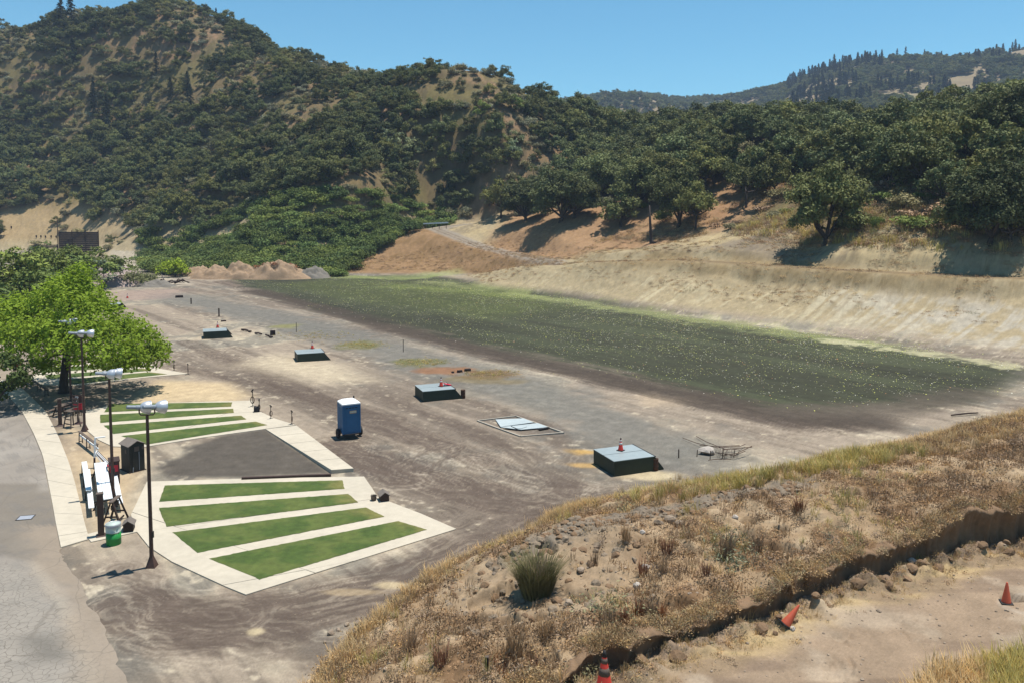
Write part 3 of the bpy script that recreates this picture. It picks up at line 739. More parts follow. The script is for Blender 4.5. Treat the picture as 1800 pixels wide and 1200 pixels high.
# walkway running on from that pad, raised at its near end
wk = tag(link(bpy.data.objects.new('walkway', None)), 'raised concrete walkway beside the dark gravel', kind='structure')
a0, b0, a1, b1 = [np.array(G(*p)[:2]) for p in [(467, 754.5), (521, 748), (583, 832), (622, 829)]]
for i in range(5):
    t0, t1 = i / 5 + .002, (i + 1) / 5 - .002
    q = [a0 + (a1 - a0) * t0, b0 + (b1 - b0) * t0, b0 + (b1 - b0) * t1, a0 + (a1 - a0) * t1]
    z0, z1 = .05 + .17 * t0, .05 + .17 * t1
    MB().prism([tuple(p) for p in q], -.15, [z0, z0, z1, z1] if (q[1][0]-q[0][0])*(q[2][1]-q[0][1])-(q[2][0]-q[0][0])*(q[1][1]-q[0][1])>0 else [z1, z1, z0, z0]).obj('concrete_slab', M['concrete'], wk, bevel=.012)
pad('shooting_pad', 'concrete shooting pad with turf strips beyond the big green tree',
    [(52, 664), (100, 640), (255, 634), (280, 648), (331, 657), (262, 663), (120, 679), (70, 676)], [((60, 668), (290, 650))],
    [[(80, 646), (248, 640), (252, 644), (66, 656)], [(78, 660), (252, 648), (264, 652), (84, 667)], [(110, 668), (263, 654.5), (294, 658), (128, 676)]])
# timber holding the gravel back, and a small concrete step
k0, k1 = np.array(G(425, 843)), np.array(G(582, 837))
k = thing('timber_edging', 'long dark timber edging at the foot of the grey gravel', 'timber', ((k0 + k1) / 2), math.atan2(k1[1] - k0[1], k1[0] - k0[0]))
L = np.hypot(*(k1 - k0)[:2])
MB().box((0, 0, .07), (L, .16, .20)).obj('beam', M['old_timber'], k, bevel=.02)
for s in (-.46, -.15, .15, .46): MB().lathe([(.018, .17), (.018, .185), (0, .19)], 6, Matrix.Translation((s * L, 0, 0))).obj('spike', M['rust'], k)

# ------------------------------------------------------------------ floodlight poles
def floodlight_pole(loc, h, label, aim, group='brown floodlight poles along the shooting pads', spread=0.30, arm=0.12):
    t = thing('floodlight_pole', label, 'light pole', loc, 0, group)
    b = MB(); b.tube([(0, 0, .28), (0, 0, h - .3)], [.088, .062], 8); b.obj('pole', M['brown_steel'], t)
    b = MB(); b.lathe([(.27, .0), (.26, .03), (.10, .42), (.09, .46)], 4, Matrix.Rotation(R(45), 4, 'Z')); b.obj('base', M['brown_steel'], t)
    b = MB(); b.box((.06, 0, 1.35), (.09, .12, .26)); b.obj('junction_box', M['dark_steel'], t)
    px_, py_ = math.cos(arm), math.sin(arm)             # along the crossarm
    b = MB(); b.tube([(px_ * spread, py_ * spread, h - .02), (px_ * spread, py_ * spread, h - .22), (px_ * spread * .8, py_ * spread * .8, h - .30), (-px_ * spread * .8, -py_ * spread * .8, h - .30), (-px_ * spread, -py_ * spread, h - .22), (-px_ * spread, -py_ * spread, h - .02)], .028, 6)
    b.obj('crossarm', M['brown_steel'], t)
    for s in (-1, 1):
        Mx = Matrix.Translation((px_ * spread * s, py_ * spread * s, h + .02)) @ Matrix.Rotation(aim + s * .10, 4, 'Z') @ Matrix.Rotation(R(90 + 9), 4, 'Y')
        b = MB(); b.lathe([(.0, -.48), (.070, -.47), (.08, -.43), (.08, -.14), (.095, -.10), (.095, .02), (.08, .04)], 12, Mx); hs = b.obj('housing', M['lamp_housing'], t, smooth=False)
        b = MB(); b.lathe([(.085, .03), (.13, .06), (.19, .12), (.235, .20), (.262, .30), (.275, .40), (.285, .41), (.278, .42)], 20, Mx); sh = b.obj('reflector', M['lamp_shell'], t, smooth=True)
        b = MB(); b.lathe([(.266, .385), (.0, .395)], 20, Mx); b.obj('lens', M['lamp_glass'], sh, smooth=True)
        b = MB(); b.box((0, 0, 0), (.16, .05, .10)); o = b.obj('yoke', M['dark_steel'], hs); o.matrix_local = Mx @ Matrix.Translation((0, 0, -.05))
    return t
AIM = math.atan2(*(G(1090, 825) - G(450, 930))[[1, 0]])
floodlight_pole(G(267, 995, 0), 6.62, 'tall brown floodlight pole nearest the camera beside the front shooting pad', AIM + .30)
floodlight_pole(G(199, 872, 0), 6.35, 'brown floodlight pole rising between the white table and the small shed', AIM + .1, spread=.16, arm=.8)
floodlight_pole(G(149, 757, 0), 6.5, 'brown floodlight pole behind the red number 7 board', AIM + .2)
floodlight_pole(G(125, 712, 0), 6.3, 'brown floodlight pole standing against the trunk of the big green tree', AIM + .1, spread=.2, arm=1.2)

# ------------------------------------------------------------------ trap houses, cones
Nn, Ll = G(1080, 834.4), G(1035, 819)
TH = 0.74
Rr = G(1144.4, 803, TH)
dW = (Ll - Nn)[:2]; wT = float(np.hypot(*dW)); dL = (Rr - Nn)[:2]; lT = float(np.hypot(*dL))
TANG = math.atan2(dL[1], dL[0])
lT = 2.55; wT = 2.5
def trap_house(label):
    t = thing('trap_house', label, 'trap house', (0, 0, 0), TANG, 'dark green trap houses in a row on the dirt')
    # x runs towards the field, y to the far side, origin at the near corner
    th = .07
    MB().box((th / 2, wT / 2, TH / 2 - .15), (th, wT, TH + .3)).obj('back_wall', M['trap_green'], t)
    for y in (th / 2, wT - th / 2):
        q = MB(); x1 = lT; x2 = lT + .62
        prof = [(th, -.3), (x2, -.3), (x2, .02), (x1 + .03, TH), (th, TH)]
        q.add([(a, y - th / 2, b) for a, b in prof] + [(a, y + th / 2, b) for a, b in prof],
              [(4, 3, 2, 1, 0), (5, 6, 7, 8, 9)] + [(i, (i + 1) % 5, 5 + (i + 1) % 5, 5 + i) for i in range(5)])
        w = q.obj('side_wall', M['trap_green'], t)
    MB().box((lT - .25, wT / 2, TH / 2 - .2), (.05, wT - 2 * th - .01, TH - .1)).obj('front_board', M['black_rubber'], t)
    MB().box((lT / 2 + .3, wT / 2, .0), (lT + .4, wT - .2, .04)).obj('floor', M['rust'], t)
    for k_ in range(2):
        y0 = wT * k_ / 2
        MB().box((lT / 2, y0 + wT / 4, TH + .018), (lT + .05, wT / 2 - .05, .035)).obj('roof_panel', M['pale_metal'], t, bevel=.006)
    q = MB(); q.box((lT / 2, wT / 2, TH + .008), (lT + .04, .06, .030)); q.box((lT + .05, wT / 2, TH + .02), (.05, wT + .06, .06)); q.obj('roof_trim', M['dark_steel'], t)
    return t
th0 = trap_house('dark green trap house nearest the camera with an upright cone on its roof')
th0.location = (*G(1080, 834.4)[:2], 0)
for px, py, lb in [(744, 705, 'dark green trap house straight behind the blue portable toilet'), (523, 635.8, 'dark green trap house third from the camera, below the shot fall field'),
                   (357.5, 595, 'dark green trap house farthest of the four in the open'), (178, 545, 'dark green trap house half hidden behind the big green tree')]:
    dup(th0, (*G(px, py)[:2], 0), TANG, lb)
def cone(label, loc, h=.7, body='cone_red', collars=True, tilt=None, group=None, collar='cone_collar'):
    t = thing('traffic_cone', label, 'traffic cone', loc, random.Random(str(loc)).uniform(0, 1.5), group)
    r0 = .15 * h / .7; rt = .028
    rr = lambda z: r0 + (rt - r0) * (z / h)
    MB().box((0, 0, .018), (.36 * h / .7, .36 * h / .7, .036)).obj('base', M['black_rubber'], t, bevel=.008)
    MB().lathe([(r0, .036), (r0 * .96, .05), (rr(h * .98), h * .98), (rr(h) * .8, h)], 18).obj('body', M[body], t, smooth=True)
    if collars:
        for a, b in ((.48, .64), (.74, .84)):
            MB().lathe([(rr(a * h) + .004, a * h), (rr(b * h) + .004, b * h)], 18).obj('collar', M[collar], t, smooth=True)
        MB().lathe([(rr(.87 * h) + .004, .87 * h), (rr(h) + .006, h), (0, h + .006)], 18).obj('tip', M['black_rubber'], t, smooth=True)
    if tilt: t.rotation_euler = tilt
    return t
def on_trap(px, py, gpx, gpy):
    return (*G(px, py, TH + .036)[:2], TH + .037)
cg = 'traffic cones standing on trap house roofs'
cone('red cone with grey collars on the roof of the nearest trap house', on_trap(1091, 791, 0, 0), .74, group=cg)
cone('red cone on the roof of the trap house behind the blue toilet', on_trap(775.5, 678.5, 0, 0), .74, group=cg)
cone('red cone on the roof of the third trap house', on_trap(549, 612.5, 0, 0), .74, group=cg)
cone('red cone on the roof of the farthest open trap house', on_trap(382.5, 576, 0, 0), .74, group=cg)
cone('red cone on the trap house behind the big green tree', on_trap(224, 524.5, 0, 0), .74, group=cg)
# leaning board on the second trap house roof
p = G(783, 677, TH + .04); t = thing('hatch_board', 'small dark red board leaning beside the cone on the second trap house', 'board', (p[0], p[1], TH + .04), TANG)
MB().box((.15, 0, .10), (.62, .5, .03), ry=R(14)).obj('panel', M['sign_red'], t); MB().box((-.05, 0, .12), (.05, .05, .2)).obj('prop', M['dark_steel'], t)
# drums beside the trap houses
def drum(px, py, h, r, label):
    t = thing('rusty_drum', label, 'drum', (*G(px, py)[:2], -.04), 0, 'short rusty drums beside trap houses')
    MB().lathe([(r, 0), (r, h * .32), (r * 1.05, h * .34), (r, h * .36), (r, h * .66), (r * 1.05, h * .68), (r, h * .7), (r, h - .02), (r * 1.04, h), (r * .92, h), (r * .9, h - .05)], 16).obj('shell', M['rust'], t, smooth=True)
    MB().lathe([(r * .9, h - .06), (0, h - .055)], 16).obj('lid', M['dark_steel'], t)
drum(1152, 824, .66, .17, 'short rusty drum touching the nearest trap house')
drum(814, 698, .66, .18, 'short rusty drum to the right of the second trap house')

# sunken hatch with pale metal lids
hc = G(912, 748); ht = thing('bunker_hatch', 'sunken hatch with pale blue metal lids and a thin concrete frame', 'hatch', (hc[0], hc[1], 0))
def loc2(px, py, z=0): p = G(px, py, z); return (p[0] - hc[0], p[1] - hc[1])
fr = [loc2(839, 739), loc2(907, 731), loc2(991, 760), loc2(915, 766.5)]
for i in range(4):
    a, b = fr[i], fr[(i + 1) % 4]; MB().bar((a[0], a[1], .0), (b[0], b[1], .0), .11, .10).obj('kerb', M['dusty_kerb'], ht)
def lid(pts, z, nm, mat, hh=.03): MB().prism([loc2(*p) for p in pts], z - hh, z).obj(nm, M[mat], ht)
lid([(871, 738), (920, 736), (938, 743), (880, 751)], .07, 'lid', 'panel_metal')
lid([(880, 752), (945, 744.8), (964, 752), (916, 756.5)], .09, 'lid', 'panel_metal')
MB().prism([loc2(899, 751.5), loc2(926, 752), loc2(916, 755.5), loc2(909, 755.5)], .09, .13).obj('vent_cap', M['panel_metal'], ht)
lid([(898, 751), (900, 750.8), (910, 755.6), (908, 756)], .12, 'edge_strip', 'dark_steel'); lid([(945, 755), (963, 751.6), (966, 752.6), (950, 756)], .10, 'edge_strip', 'dark_steel', .08)

# ------------------------------------------------------------------ portable toilet on wheels
pa, pb = G(599, 772.5), G(633, 768)
ang = math.atan2(pb[1] - pa[1], pb[0] - pa[0])
pt = thing('portable_toilet', 'blue portable toilet with white roof on a two wheel trailer', 'portable toilet', (*G(614, 766)[:2], 0), ang)
wx, wy, z0, hb = 1.12, 1.12, .33, 1.86
for (a, b, c_, d_) in ((0, -wy / 2, wx - .02, .04), (0, wy / 2, wx - .02, .04), (-wx / 2, 0, .04, wy - .02), (wx / 2, 0, .04, wy - .02)):
    MB().box((a, b, z0 + hb / 2), (c_, d_, hb)).obj('wall', M['blue_plastic'], pt)
for a in (-1, 1):
    for b in (-1, 1): MB().box((a * wx / 2, b * wy / 2, z0 + hb / 2), (.09, .09, hb + .01)).obj('corner_post', M['blue_plastic'], pt, bevel=.02)
MB().box((0, -wy / 2 - .03, z0 + hb / 2 - .02), (.70, .03, hb - .20)).obj('rear_panel', M['blue_plastic'], pt, bevel=.012)
q = MB(); a = wx / 2 + .045; b = wy / 2 + .045
q.add([(-a, -b, 0), (a, -b, 0), (a, b, 0), (-a, b, 0), (-a, -b, .09), (a, -b, .09), (a, b, .09), (-a, b, .09), (-a * .55, -b * .62, .22), (a * .55, -b * .62, .22), (a * .55, b * .62, .24), (-a * .55, b * .62, .24)],
      [(3, 2, 1, 0), (0, 1, 5, 4), (1, 2, 6, 5), (2, 3, 7, 6), (3, 0, 4, 7), (4, 5, 9, 8), (5, 6, 10, 9), (6, 7, 11, 10), (7, 4, 8, 11), (8, 9, 10, 11)])
ro = q.obj('roof', M['white_plastic'], pt, bevel=.02); ro.location = (0, 0, z0 + hb)
q = MB(); q.tube([(wx / 2 - .1, wy / 2 - .1, z0 + hb), (wx / 2 - .1, wy / 2 - .1, z0 + hb + .34)], .05, 8); q.obj('vent_pipe', M['black_rubber'], pt)
for i_ in range(4): MB().box((-.30 + i_ * .2, -wy / 2 - .05, z0 + hb - .19), (.15, .012, .05)).obj('vent', M['black_rubber'], pt)
for i_ in (-.27, 0, .27): MB().box((-wx / 2 - .028, i_, z0 + hb / 2 - .05), (.02, .05, hb - .3)).obj('rib', M['blue_plastic'], pt, bevel=.008)
for zz in (.14, hb - .12): MB().box((0, -wy / 2 - .045, z0 + zz), (wx - .12, .014, .05)).obj('rail', M['blue_plastic'], pt)
sg = MB().box((.10, -wy / 2 - .052, z0 + hb - .46), (.44, .012, .17)).obj('sign', M['sign_print'], pt)
q = MB()
for i, (xx, w_) in enumerate(((-.17, .05), (-.06, .10), (.06, .08), (.17, .06))): q.box((.10 + xx, -wy / 2 - .060, z0 + hb - .46), (w_, .004, .10))
q.obj('lettering', M['can_grey'], sg)
q = MB()
for s in (-1, 1): q.bar((-wx / 2 - .02, s * .46, .27), (wx / 2 + .02, s * .46, .27), .07, .10)
q.bar((0, -.5, .27), (0, .5, .27), .07, .10); q.bar((-wx / 2 - .22, .0, .27), (wx / 2 + .22, .0, .27), .05)
q.obj('trailer_frame', M['dark_steel'], pt)
for s in (-1, 1):
    Mx = Matrix.Translation((s * (wx / 2 + .17), 0, .30)) @ Matrix.Rotation(R(90), 4, 'Y')
    w = MB().lathe([(.17, -.09), (.28, -.09), (.305, -.05), (.305, .05), (.28, .09), (.17, .09), (.17, -.09)], 20, Mx).obj('wheel', M['black_rubber'], pt, smooth=False)
    MB().lathe([(0, -.05), (.17, -.06), (.17, .06), (0, .05)], 14, Mx).obj('rim', M['rust'], w)
MB().box((.0, -wy / 2 - .1, .30), (.9, .10, .06)).obj('step', M['dark_steel'], pt)

# ------------------------------------------------------------------ small shed, box houses, bin, posts
def gable_box(t, w, d, h, rise, wall, roof, over=.06, thick=.03):
    q = MB(); a, b = w / 2, d / 2                        # ridge along y, gable to the camera (-y)
    q.add([(-a, -b, 0), (a, -b, 0), (a, b, 0), (-a, b, 0), (-a, -b, h), (a, -b, h), (a, b, h), (-a, b, h), (0, -b, h + rise), (0, b, h + rise)],
          [(3, 2, 1, 0), (0, 1, 5, 8, 4), (1, 2, 6, 5), (2, 3, 7, 9, 6), (3, 0, 4, 7)])
    q.obj('wall', M[wall], t)
    for s in (-1, 1):
        q = MB(); e = (a + over) * s; ze = h - rise * over / a
        P = [(0, -b - over, h + rise), (e, -b - over, ze), (e, b + over, ze), (0, b + over, h + rise)]
        q.add([(x, y, z + .004) for x, y, z in P] + [(x, y, z + thick + .004) for x, y, z in P], [(0, 1, 2, 3), (7, 6, 5, 4), (0, 4, 5, 1), (1, 5, 6, 2), (2, 6, 7, 3), (3, 7, 4, 0)])
        q.obj('roof', M[roof], t)
sp = G(229, 828); sa = math.atan2(*(G(243, 829) - G(217, 834))[[1, 0]])
sh = thing('garden_shed', 'narrow dark green shed with a gabled shingle roof on tan dirt', 'shed', (sp[0], sp[1] + .35, 0), sa + .18)
gable_box(sh, .84, 1.05, 1.52, .22, 'shed_green', 'roof_shingle', .09)
dr = MB().box((.06, -.535, .78), (.62, .025, 1.40)).obj('door', M['shed_green'], sh); MB().box((.30, -.558, .80), (.03, .03, .12)).obj('handle', M['dark_steel'], dr)
MB().box((-.02, -.558, 1.30), (.26, .018, .26)).obj('notice', M['weathered_wood'], sh); MB().box((.32, -.553, 1.30), (.10, .012, .16)).obj('notice', M['weathered_wood'], sh)
q = MB(); q.tube([(.10, -.565, .08), (.10, -.565, 1.12)], .017, 6); q.tube([(-.28, -.60, .02), (-.24, -.57, .30)], .02, 6); q.obj('conduit', M['lamp_housing'], sh)
MB().box((-.428, -.1, 1.15), (.012, .16, .22)).obj('vent', M['weathered_wood'], sh)
MB().box((0, 0, .01), (.96, 1.16, .05)).obj('base', M['dark_wood'], sh)
bh = thing('equipment_box', 'small dark box with a gabled roof at the right edge of the front pad', 'box', (*G(675, 879)[:2], 0), .35, 'little house shaped equipment boxes')
gable_box(bh, .42, .52, .34, .15, 'dark_wood', 'roof_shingle', .06); MB().box((0, -.262, .17), (.26, .012, .22)).obj('hatch', M['dark_wood'], bh)
b2 = dup(bh, (*G(227, 932)[:2], .04), .3, 'small dark box with a gabled roof beside the green bin')
bk = thing('bucket', 'small dark ridged bucket beside the house shaped box', 'bucket', (*G(657, 880)[:2], .05))
MB().lathe([(.12, 0), (.145, .10), (.14, .11), (.15, .22), (.16, .23), (.15, .235), (.135, .225), (.12, .05)], 14).obj('shell', M['weathered_wood'], bk, smooth=False)
MB().tube([(-.15, 0, .22), (-.10, 0, .31), (.10, 0, .31), (.15, 0, .22)], .01, 5).obj('handle', M['dark_steel'], bk)
cn = thing('litter_bin', 'green and grey drum litter bin with a bag beside a brown post', 'bin', (*G(200, 955)[:2], 0.0))
MB().lathe([(.30, 0), (.305, .02), (.305, .27), (.315, .29), (.305, .31), (.305, .55)], 24).obj('drum', M['can_green'], cn, smooth=True)
MB().lathe([(.305, .552), (.315, .58), (.305, .60), (.305, .88), (.315, .90)], 24).obj('upper_band', M['can_grey'], cn, smooth=True)
q = MB(); rg = random.Random(3)
q.lathe([(.318, .80), (.325, .88), (.315, .925), (.28, .90), (.27, .50)], 24, cap=False); q.obj('bag', M['bin_bag'], cn, smooth=False)
bg_ = cn.children[-1]
MB().lathe([(.27, .52), (0, .50)], 16, cap=False).obj('interior_shade', M['dark_cloth'], cn)  # dark disc inside the bag, its colour standing in for the shaded interior
for v in bg_.data.vertices: v.co += Vector((rg.uniform(-.012, .012), rg.uniform(-.012, .012), rg.uniform(-.02, .02)))
def wood_post(px, py, h, w, label, group='thick brown posts by the benches'):
    t = thing('wooden_post', label, 'post', (*G(px, py)[:2], 0), .5, group)
    MB().box((0, 0, h / 2), (w, w, h)).obj('shaft', M['brown_steel'], t, bevel=.015)
    MB().box((0, 0, .05), (w * 1.9, w * 1.9, .08), taper=.7).obj('foot', M['brown_steel'], t); MB().box((0, 0, h + .02), (w * 1.15, w * 1.15, .05)).obj('cap', M['weathered_wood'], t)
    MB().box((w * .62, -.02, h * .62), (.03, w * .8, .3)).obj('junction_box', M['dark_steel'], t)
wood_post(178, 942, 1.95, .26, 'thick brown post next to the green litter bin')
wood_post(106, 748, 1.85, .24, 'thick brown post at the edge of the tree shade')
wood_post(40, 671, 2.0, .16, 'slim brown post in front of the benches under the tree')

# ------------------------------------------------------------------ benches and tables by the pavement
def long_bench(label, a, b, z, w, nplank, mat, legm, back=False, group=None, name='bench', cat='bench'):
    a = np.array(a); b = np.array(b); c = (a + b) / 2; L_ = float(np.hypot(*(b - a)[:2])); an = math.atan2(b[1] - a[1], b[0] - a[0])
    t = thing(name, label, cat, (c[0], c[1], 0), an, group)
    for i in range(nplank):
        y = (i - (nplank - 1) / 2) * (w + .02)
        MB().box((0, y, z), (L_, w, .045)).obj('plank', M[mat], t, bevel=.008)
    W_ = nplank * (w + .02)
    for s in (-.42, 0, .42):
        q = MB()
        for e in (-1, 1): q.bar((s * L_, e * W_ * .42, z - .03), (s * L_, e * W_ * .55, 0), .05)
        q.bar((s * L_, -W_ * .5, z - .06), (s * L_, W_ * .5, z - .06), .05); q.bar((s * L_, -W_ * .52, .12), (s * L_, W_ * .52, .12), .04)
        q.obj('leg_frame', M[legm], t)
    return t
long_bench('long white plank bench nearest the pavement', G(148, 811, .62), G(156, 861, .62), .62, .26, 1, 'aluminium', 'dark_steel')
def picnic_table(label, a, b, top, leg, group=None, zt_=.76, off=.62, tw=.19):
    a = np.array(a); b = np.array(b); c = (a + b) / 2; L_ = float(np.hypot(*(b - a)[:2])); an = math.atan2(b[1] - a[1], b[0] - a[0])
    t = thing('picnic_table', label, 'table', (c[0], c[1], 0), an, group)
    for i in range(3): MB().box((0, (i - 1) * (tw + .012), zt_), (L_, tw, .045)).obj('table_plank', M[top], t, bevel=.006)
    for s in (-1, 1): MB().box((0, s * off, .45), (L_, .24, .045)).obj('seat', M[top], t, bevel=.006)
    for s in (-.36, .36):
        q = MB()
        for e in (-1, 1): q.bar((s * L_, e * .22, zt_ - .03), (s * L_, e * (off - .1), 0), .07)
        q.bar((s * L_, -off - .08, .41), (s * L_, off + .08, .41), .06); q.bar((s * L_, -.36, zt_ - .05), (s * L_, .36, zt_ - .05), .05)
        q.obj('leg_frame', M[leg], t)
    return t
tb = picnic_table('white topped picnic table behind the brown post', G(176, 812, .76), G(186, 877, .76), 'aluminium', 'dark_steel', 'picnic tables by the pads')
# things left on and by the table
p = G(188, 856); bx = thing('storage_cabinet', 'dark brown cabinet with a red front standing at the far end of the white table', 'cabinet', (p[0] - .05, p[1] + .9, 0), tb.rotation_euler.z)
MB().box((0, 0, .62), (.85, .50, 1.24)).obj('body', M['sign_brown'], bx, bevel=.01); MB().box((.1, 0, 1.255), (.95, .56, .03)).obj('lid', M['dark_wood'], bx); MB().box((-.43, -.02, .85), (.012, .40, .36)).obj('red_panel', M['sign_red'], bx); MB().box((.43, -.02, .85), (.012, .40, .36)).obj('red_panel', M['sign_red'], bx)
for s in (-1, 1): MB().box((s * .44, 0, 1.1), (.03, .16, .05)).obj('handle', M['dark_steel'], bx)
p = G(181, 812, .70); dc = thing('folding_chair', 'dark folding chair with pale stripes leaning beside the light pole', 'chair', (p[0], p[1] + .1, 0), 1.9)
for i, mm in enumerate(['dark_cloth', 'white_paint', 'dark_cloth', 'white_paint', 'dark_cloth']):
    MB().box(((i - 2) * .115, 0.06, .92), (.11, .03, .85), rx=R(-38)).obj('stripe', M[mm], dc)
q = MB()
for s in (-1, 1): q.bar((s * .31, -.35, 0), (s * .31, .36, 1.30), .035); q.bar((s * .31, .35, 0), (s * .31, -.15, .62), .035)
q.bar((-.31, .36, 1.3), (.31, .36, 1.3), .035); q.obj('frame', M['aluminium'], dc); MB().box((0, -.05, .50), (.58, .42, .03)).obj('seat', M['sign_red'], dc)
# weathered rail bench beyond
a_, b_ = G(139, 757, .70), G(171, 781, .70)
rb = long_bench('weathered grey rail bench between the number board and the white benches', a_, b_, .70, .16, 1, 'weathered_wood', 'weathered_wood')
L2 = float(np.hypot(*(b_ - a_)[:2])); MB().box((0, .03, .45), (L2, .10, .05)).obj('rail', M['aluminium'], rb)
a_, b_ = G(169, 787, .8), G(171, 832, .8)
wf = thing('white_frame', 'upright white frame with a brown foot beside the far end of the white table', 'frame', (*G(166, 822)[:2], 0), .6)
MB().bar((0, 0, 0), (.02, 0, .60), .10).obj('foot', M['sign_brown'], wf); MB().bar((.02, 0, .60), (.10, .05, 1.75), .09).obj('upright', M['white_paint'], wf); MB().bar((.10, .05, 1.72), (.62, .1, 1.70), .10, .05).obj('top_board', M['white_paint'], wf)
# trestle rack
tr_ = thing('gun_rack', 'dark wooden trestle rack behind the green bin', 'rack', (*G(203, 916)[:2], 0), AIM + 1.2)
MB().box((0, 0, 1.08), (1.0, .20, .05)).obj('top_board', M['weathered_wood'], tr_, bevel=.006)
for s in (-1, 1):
    for e in (-1, 1): MB().bar((s * .36, e * .04, 1.05), (s * .46, e * .40, 0), .075).obj('leg', M['dark_wood'], tr_)
    MB().bar((s * .42, -.26, .38), (s * .42, .26, .38), .06).obj('stretcher', M['dark_wood'], tr_)
MB().box((0, 0, .80), (.80, .05, .22)).obj('notched_rail', M['dark_wood'], tr_)
MB().bar((-.46, -.2, .12), (.46, -.2, .12), .06).obj('stretcher', M['dark_wood'], tr_)
# scorer's high chair and the number board
sc_ = thing('scorer_chair', 'tall weathered scorer chair with steps in front of the number board', 'chair', (*G(127, 750)[:2], 0), AIM - .9)
for s in (-1, 1):
    for e in (-1, 1): MB().bar((s * .24, e * .22, 1.08), (s * .38, e * .36, 0), .06).obj('leg', M['weathered_wood'], sc_)
MB().box((0, 0, 1.10), (.58, .54, .05)).obj('seat', M['weathered_wood'], sc_)
for zz in (1.38, 1.62, 1.86): MB().box((0, .26, zz), (.60, .03, .13)).obj('slat', M['weathered_wood'], sc_)
for s in (-1, 1): MB().bar((s * .28, .26, 1.1), (s * .28, .29, 1.95), .05).obj('back_post', M['weathered_wood'], sc_); MB().box((s * .30, 0, 1.36), (.09, .55, .04)).obj('armrest', M['weathered_wood'], sc_)
for zz in (.3, .6, .85): MB().bar((-.36 + zz * .1, -.36 + zz * .13, zz), (.36 - zz * .1, -.36 + zz * .13, zz), .06, .05).obj('step', M['weathered_wood'], sc_)
nb = thing('number_board', 'brown board with a white 7 above a red panel by the second pad', 'sign', (*G(137, 744)[:2], 0), 0.12)
MB().box((0, .05, .95), (.10, .08, 1.9)).obj('post', M['sign_brown'], nb); MB().box((0, .02, .06), (.5, .5, .10), taper=.5).obj('foot', M['sign_brown'], nb)
bd = MB().box((0, -.01, 1.72), (.64, .05, .52)).obj('board', M['sign_brown'], nb); MB().box((0, -.01, 1.20), (.62, .06, .44)).obj('red_panel', M['sign_red'], nb)
q = MB(); q.bar((-.10, -.046, 1.88), (.11, -.046, 1.88), .012, .045); q.bar((.09, -.046, 1.87), (-.03, -.046, 1.56), .045, .012, up=(0, 1, 0)); q.obj('numeral', M['white_paint'], bd)
q = MB()
for i in range(5): q.bar((-.25 + i * .125, -.02, .58), (-.25 + i * .125, -.02, .97), .025)
for zz in (.58, .70, .83, .97): q.bar((-.28, -.02, zz), (.28, -.02, zz), .025)
q.obj('rack', M['rust'], nb)
# voice release microphones on stands at the pad edge
mg = 'voice release microphone stands at the pad edges'
def mic(loc, rz, label, h=1.0, box=False):
    t = thing('microphone_stand', label, 'microphone stand', loc, rz, mg)
    MB().tube([(0, 0, .02), (0, 0, h * .82)], .022, 6).obj('pole', M['dark_steel'], t)
    for k_ in range(3):
        a = k_ * 2.094; MB().tube([(0, 0, .10), (.26 * math.cos(a), .26 * math.sin(a), .0)], .016, 5).obj('leg', M['dark_steel'], t)
    MB().tube([(0, 0, h * .8), (.05, 0, h * .90), (-.05, .0, h)], [.03, .055, .045], 8).obj('head', M['black_rubber'], t)
    MB().tube([(.02 + .09 * math.sin(a), .05 * math.sin(a), h * .40 + h * .19 * math.cos(a)) for a in np.linspace(0, 6.0, 14)], .026, 5).obj('cable_coil', M['rust'], t)
    return t
m0 = mic(G(476, 736, 0), .4, 'microphone stand second from the right on the second pad edge')
dup(m0, G(513, 746, 0), 1.1, 'microphone stand alone at the right tip of the second pad')
dup(m0, G(456, 724, 0), 2.0, 'microphone stand directly behind the small black box')
q_ = dup(m0, G(444.5, 715, 0), 2.9, 'tallest microphone stand at the far left corner of the second pad'); q_.scale = (1.2, 1.2, 1.35)
dup(m0, G(306, 652, 0), .8, 'left microphone stand of the two beyond the tree'); dup(m0, G(330.5, 658, 0), 1.6, 'right microphone stand of the two beyond the tree')
bb = thing('control_box', 'small black box among the microphone stands', 'box', (*G(451, 724)[:2], .0), .3)
MB().box((0, 0, .21), (.38, .34, .42)).obj('case', M['black_rubber'], bb, bevel=.02); MB().box((0, 0, .435), (.30, .06, .03)).obj('handle', M['dark_steel'], bb)

# ------------------------------------------------------------------ furniture half hidden under and behind the tree
picnic_table('dark picnic table deep in the shade behind the slim brown post', G(10, 672, .7), G(36, 660, .7), 'weathered_wood', 'dark_wood', 'picnic tables by the pads')
picnic_table('dark picnic table in the tree shade left of the trunk', G(100, 716, .7), G(128, 706, .7), 'weathered_wood', 'dark_wood', 'picnic tables by the pads')
long_bench('grey rail bench along the edge of the far pad', G(53, 664, .6), G(84, 684, .6), .55, .2, 1, 'weathered_wood', 'weathered_wood')
n2 = copy_tree(nb); n2.location = (*G(31, 664)[:2], 0); n2['label'] = 'brown board with a red panel behind the slim post, far left'; n2['category'] = 'sign'
for ch in list(n2.children):
    for g in list(ch.children): bpy.data.objects.remove(g)

